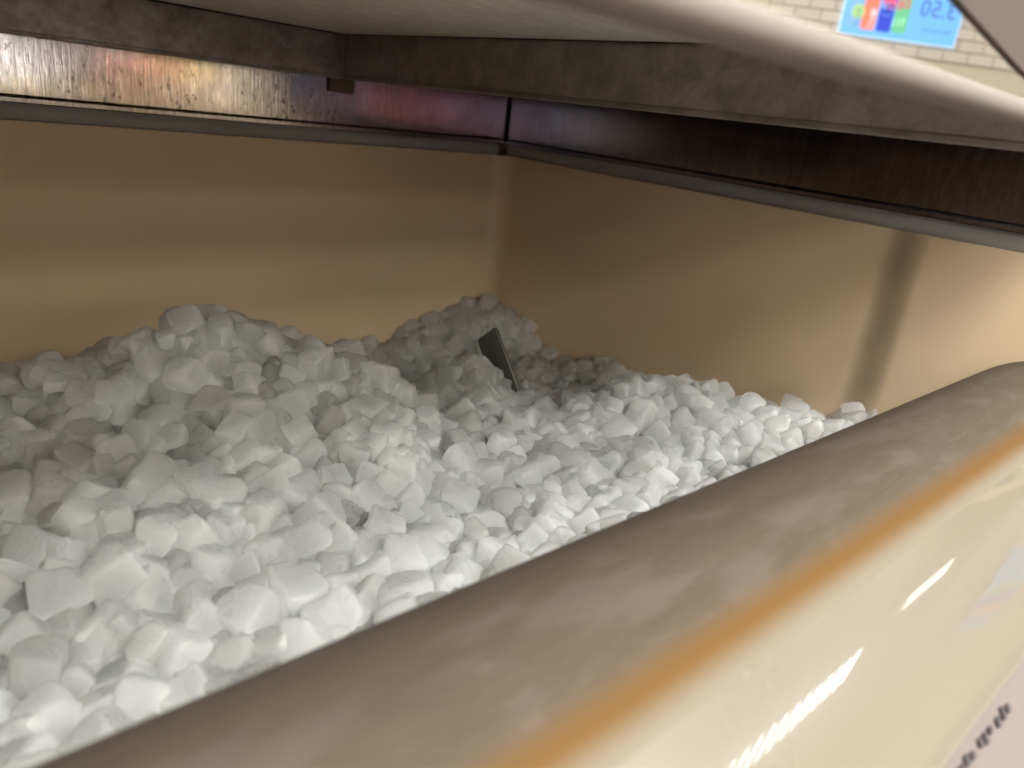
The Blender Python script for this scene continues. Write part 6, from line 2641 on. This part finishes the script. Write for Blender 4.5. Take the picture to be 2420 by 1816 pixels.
# lit drinks poster
def lit(name, c, s):
    m, nt, b = mat(name, c, .35); b.inputs['Emission Color'].default_value = (*c, 1); b.inputs['Emission Strength'].default_value = s; return m
ES = .62
poster = empty('drinks_sign', tuple(W(.47, 0, .02)), 'bright blue lit drinks sign reading 2 for $3.50 beside four cans', 'sign')
s_ = .95/1865.
wbox('panel', 0, .95, -.006, .60, .0092, .030, lit('sign_blue', (.16, .46, .95), ES), poster)
M_wht = lit('sign_pale', (.50, .72, .98), ES)
wbox('border', -.004, .954, -.010, -.003, .0091, .034, M_wht, poster)
wbox('border', -.004, .002, -.003, .60, .0091, .034, M_wht, poster); wbox('border', .948, .954, -.003, .60, .0091, .034, M_wht, poster)
def ZU(zx, zy):
    yb = 540+(zx-65)*.139; return (zx-65-.23*(yb-zy))*s_, (yb-zy)*s_
def can(zx0, zx1, zyb, h, m, extra=None, lab=None):
    u0, v0 = ZU(zx0, zyb); u1, _ = ZU(zx1, zyb); v0 = max(v0, .03)
    V = []; k = 10
    rr = .018
    outl = []
    for cu, cv, a0 in ((u1-rr, v0+h-rr, 0), (u0+rr, v0+h-rr, 90), (u0+rr, v0+rr, 180), (u1-rr, v0+rr, 270)):
        for i in range(5): a = R(a0+90*i/4); outl.append((cu+rr*math.cos(a), cv+rr*math.sin(a)))
    k = len(outl); V = [W(u, v_, .0301) for u, v_ in outl]+[W(u, v_, .0330) for u, v_ in outl]
    Fc = [(j, (j+1) % k, (j+1) % k+k, j+k) for j in range(k)]+[tuple(range(k, 2*k))]
    o = obj('can', V, Fc, m, poster, label=lab) if lab else obj('can', V, Fc, m, poster)
    return o, u0, u1, v0
def disc(name, cu, cv, ru, rv, n_, m, parent, a0=0, a1=360, th=.0012):
    pts = [(cu+ru*math.cos(R(a0+(a1-a0)*i/24)), cv+rv*math.sin(R(a0+(a1-a0)*i/24))) for i in range(25 if a1-a0 < 360 else 24)]
    k = len(pts); V = [W(u, v_, n_) for u, v_ in pts]+[W(u, v_, n_+th) for u, v_ in pts]
    return obj(name, V, [(j, (j+1) % k, (j+1) % k+k, j+k) for j in range(k)]+[tuple(range(k, 2*k))], m, parent)
def wtext(body, size, u, v_, m, parent, rot=0, bold=0, n_=.0345, name='lettering'):
    tv, tf = text_mesh(body, size, bold); ca, sa = math.cos(R(rot)), math.sin(R(rot))
    V = [W(u-(x*ca-y*sa), v_+(x*sa+y*ca), n_) for x, y, z in tv]; return obj(name, V, tf, m, parent)
M_tx = lit('sign_text', (.10, .20, .50), .5); 
c1, u0, u1, v0 = can(165, 355, 470, .50, lit('can_pale_blue', (.22, .45, .92), ES), lab='pale blue can with a yellow burst')
disc('burst', u1-.02, v0+.12, .05, .055, .0332, lit('burst_yellow', (.38, .62, .22), ES), c1); wtext('JUICE', .052, u0+.062, v0+.02, M_tx, c1, rot=90)
c2, u0, u1, v0 = can(385, 620, 500, .50, lit('can_orange', (.85, .22, .14), ES), lab='orange can')
wtext('JUICE', .058, u0+.062, v0+.02, lit('can_white', (.72, .72, .95), ES), c2, rot=90); disc('fruit', u0+.085, v0+.12, .018, .02, .0332, lit('pale_fruit', (.9, .6, .6), ES), c2)
c3, u0, u1, v0 = can(640, 875, 540, .50, lit('can_blue', (.035, .07, .62), ES), lab='dark blue cola can')
uc = (u0+u1)/2; M_lb = lit('globe_blue', (.20, .38, .9), ES)
disc('globe', uc, v0+.185, .062, .072, .0332, M_lb, c3); disc('globe_top', uc, v0+.205, .055, .048, .0346, lit('globe_red', (.75, .12, .22), ES), c3, 0, 180)
wtext('PEPSI', .034, uc+.052, v0+.175, lit('dark_blue', (.02, .05, .35), ES), c3, bold=.001, n_=.0362)
disc('globe_bottom', uc, v0+.165, .055, .046, .0346, lit('globe_deep', (.03, .08, .55), ES), c3, 180, 360)
c4, u0, u1, v0 = can(885, 1125, 570, .50, lit('can_green', (.14, .52, .28), ES), lab='green can with red lettering')
wtext('DEW', .085, u1-.008, v0+.20, lit('dew_red', (.70, .10, .20), ES), c4, rot=-18, bold=.003)
for zx, a in ((930, 35), (1010, -25), (1080, 60)):
    disc('leaf', *[ZU(zx, 430)[0], ZU(zx, 430)[1]], .008, .035, .0332, lit('leaf', (.35, .75, .5), ES), c4)
u, v_ = ZU(1900, 400); wtext('$', .05, u+.035, v_+.065, M_tx, poster); wtext('3.50', .175, u+.01, v_-.012, M_tx, poster, bold=.001)
u, v_ = ZU(2010, 150); wtext('2', .12, u, v_, M_tx, poster, bold=.001); wtext('for', .10, u-.07, v_, M_tx, poster)
u, v_ = ZU(1870, 620); wtext('Select 16oz Cans', .036, u, v_-.004, M_tx, poster)
u, v_ = ZU(1890, 520); wtext('plus deposit where due', .022, u, v_-.004, lit('sign_faint', (.18, .36, .8), ES), poster) if False else None

# floor and lamps of the store
M_floor, nt, b = plastic('store_floor_tile', (.32, .29, .25), .35)
o = obj('floor', [(-9, -14, -1.0), (14, -14, -1.0), (14, 3, -1.0), (-9, 3, -1.0)], [(0, 1, 2, 3)], M_floor); o['kind'] = 'structure'
M_housing, *_ = mat('lamp_housing', (.7, .7, .68), .5)
def emi(name, c, s):
    m = bpy.data.materials.new(name); m.use_nodes = True; nt = m.node_tree; nt.nodes.clear(); e = nt.nodes.new('ShaderNodeEmission'); e.inputs[0].default_value = (*c, 1); e.inputs[1].default_value = s
    o_ = nt.nodes.new('ShaderNodeOutputMaterial'); nt.links.new(e.outputs[0], o_.inputs[0]); return m
M_tube = emi('tube_glow', (1.0, .985, .96), LAMP*.14); M_tube2 = emi('panel_glow', (1.0, .96, .87), LAMP*.5); M_dot = emi('led_glow', (.96, .98, 1.), 45.)
CZ = 1.70
lamp_id = 0
def ceiling_light(x0, x1, y, wdt, mm, label, bars=0):
    e = empty('ceiling_light', ((x0+x1)/2, y, CZ), label, 'ceiling light', 'ceiling lights over the store aisle')
    box('housing', x0-.02, x1+.02, y-wdt/2-.02, y+wdt/2+.02, CZ+.005, CZ+.07, M_housing, e)
    box('diffuser', x0, x1, y-wdt/2, y+wdt/2, CZ-.012, CZ+.0045, mm, e)
    if bars:
        n_ = int((x1-x0)/bars)
        for i in range(n_):
            x = x1-.03-i*bars; box('led_bar', x-.0035, x+.0035, y-wdt/2+.006, y+wdt/2-.006, CZ-.018, CZ-.0125, M_dot, e)
M_key = emi('added_key_glow', (1.0, .985, .95), LAMP*1.28)  # glow of the two strong lights added for the ice
ceiling_light(1.3, 3.9, -1.94, .38, emi('led_diffuser', (.93, .96, 1.), 1.5), 'slim light with a row of bright bars across it', bars=.115)
ceiling_light(-.4, 1.1, -1.94, .70, M_key, 'wide tube light in line with the barred light')
ceiling_light(-.5, 1.25, -1.0, .70, M_key, 'added wide light brightening the ice next to the rim')  # added to brighten ice by the rim, clear of the ledge's visible reflections
for y, xs_ in ((-3.9, (-3.2, -.9, 1.4)), (-5.6, (-2.6, 0., 2.6)), (-8.6, (-2.6, 0., 2.6, 5.2))):
    for x in xs_: ceiling_light(x, x+1.2, y, .95, M_tube2, 'square edged panel light in row %s of the aisle' % {-3.9: 'two', -5.6: 'three', -8.6: 'four'}[y])
for x0, x1, y in ((6.2, 7.05, -3.75), (8.5, 9.4, -3.75), (5.6, 6.2, -4.7)): ceiling_light(x0, x1, y, .55, emi('short_panel_glow', (1., .98, .9), 14.), 'short bright panel light far to the right over the aisle')
ceiling_light(4.4, 5.1, -1.6, .2, emi('added_wall_glow', (1., .97, .9), 6.), 'added panel light brightening the brick store wall')  # lamp added to brighten the brick wall
# unseen glowing panels added behind the camera to colour the trims' reflections
disp = empty('added_reflection_panels', (.3, -2.35, -1.0), 'added display of glowing panels whose red, yellow and white fronts reflect in the steel trim', 'display')
box('panel_backing', -3.8, 2.3, -2.75, -2.26, -1.0, .30, mat('backing_dark', (.05, .045, .05), .5)[0], disp)
def pan(x0, x1, z0, z1, c, s, nm='front'):
    box(nm, x0, x1, -2.255, -2.225, z0, z1, lit('glow_front', c, s), disp)
for a in ((.50, .70, -.115, .07, (1., .97, .92), 2.6), (.93, 1.12, -.005, .045, (1., .93, .82), .9), (1.08, 1.235, -.05, .12, (.75, .16, .13), 1.15), (1.24, 1.42, -.05, .12, (.80, .64, .20), 1.15), (1.46, 1.62, -.12, .07, (.95, .82, .62), .45),
          (1.26, 1.42, -.118, -.07, (1., .95, .85), 1.3), (1.65, 2.0, -.12, .03, (.35, .4, .7), .7), (-1.15, -.95, -.05, .02, (.9, .14, .12), 3.0), (-.93, -.78, -.05, .05, (.8, .75, .85), .9), (-1.42, -1.2, -.10, .03, (.9, .14, .12), 3.0), (-.7, -.55, -.06, .05, (.35, .55, .95), 1.2),
          (-1.75, -1.48, -.07, .06, (.45, .62, .98), 2.), (-2.10, -1.93, -.10, .05, (.9, .2, .12), 1.6), (-2.62, -2.14, -.08, .05, (.55, .72, .98), 2.2), (-3.2, -2.7, -.09, .02, (.7, .65, .75), 1.2)): pan(*a)
pan(-2.6, 2.2, -.148, -.126, (1., .72, .32), 1.8, 'added_gold_strip')  # glowing strip made up for the gold line reflected in the trim
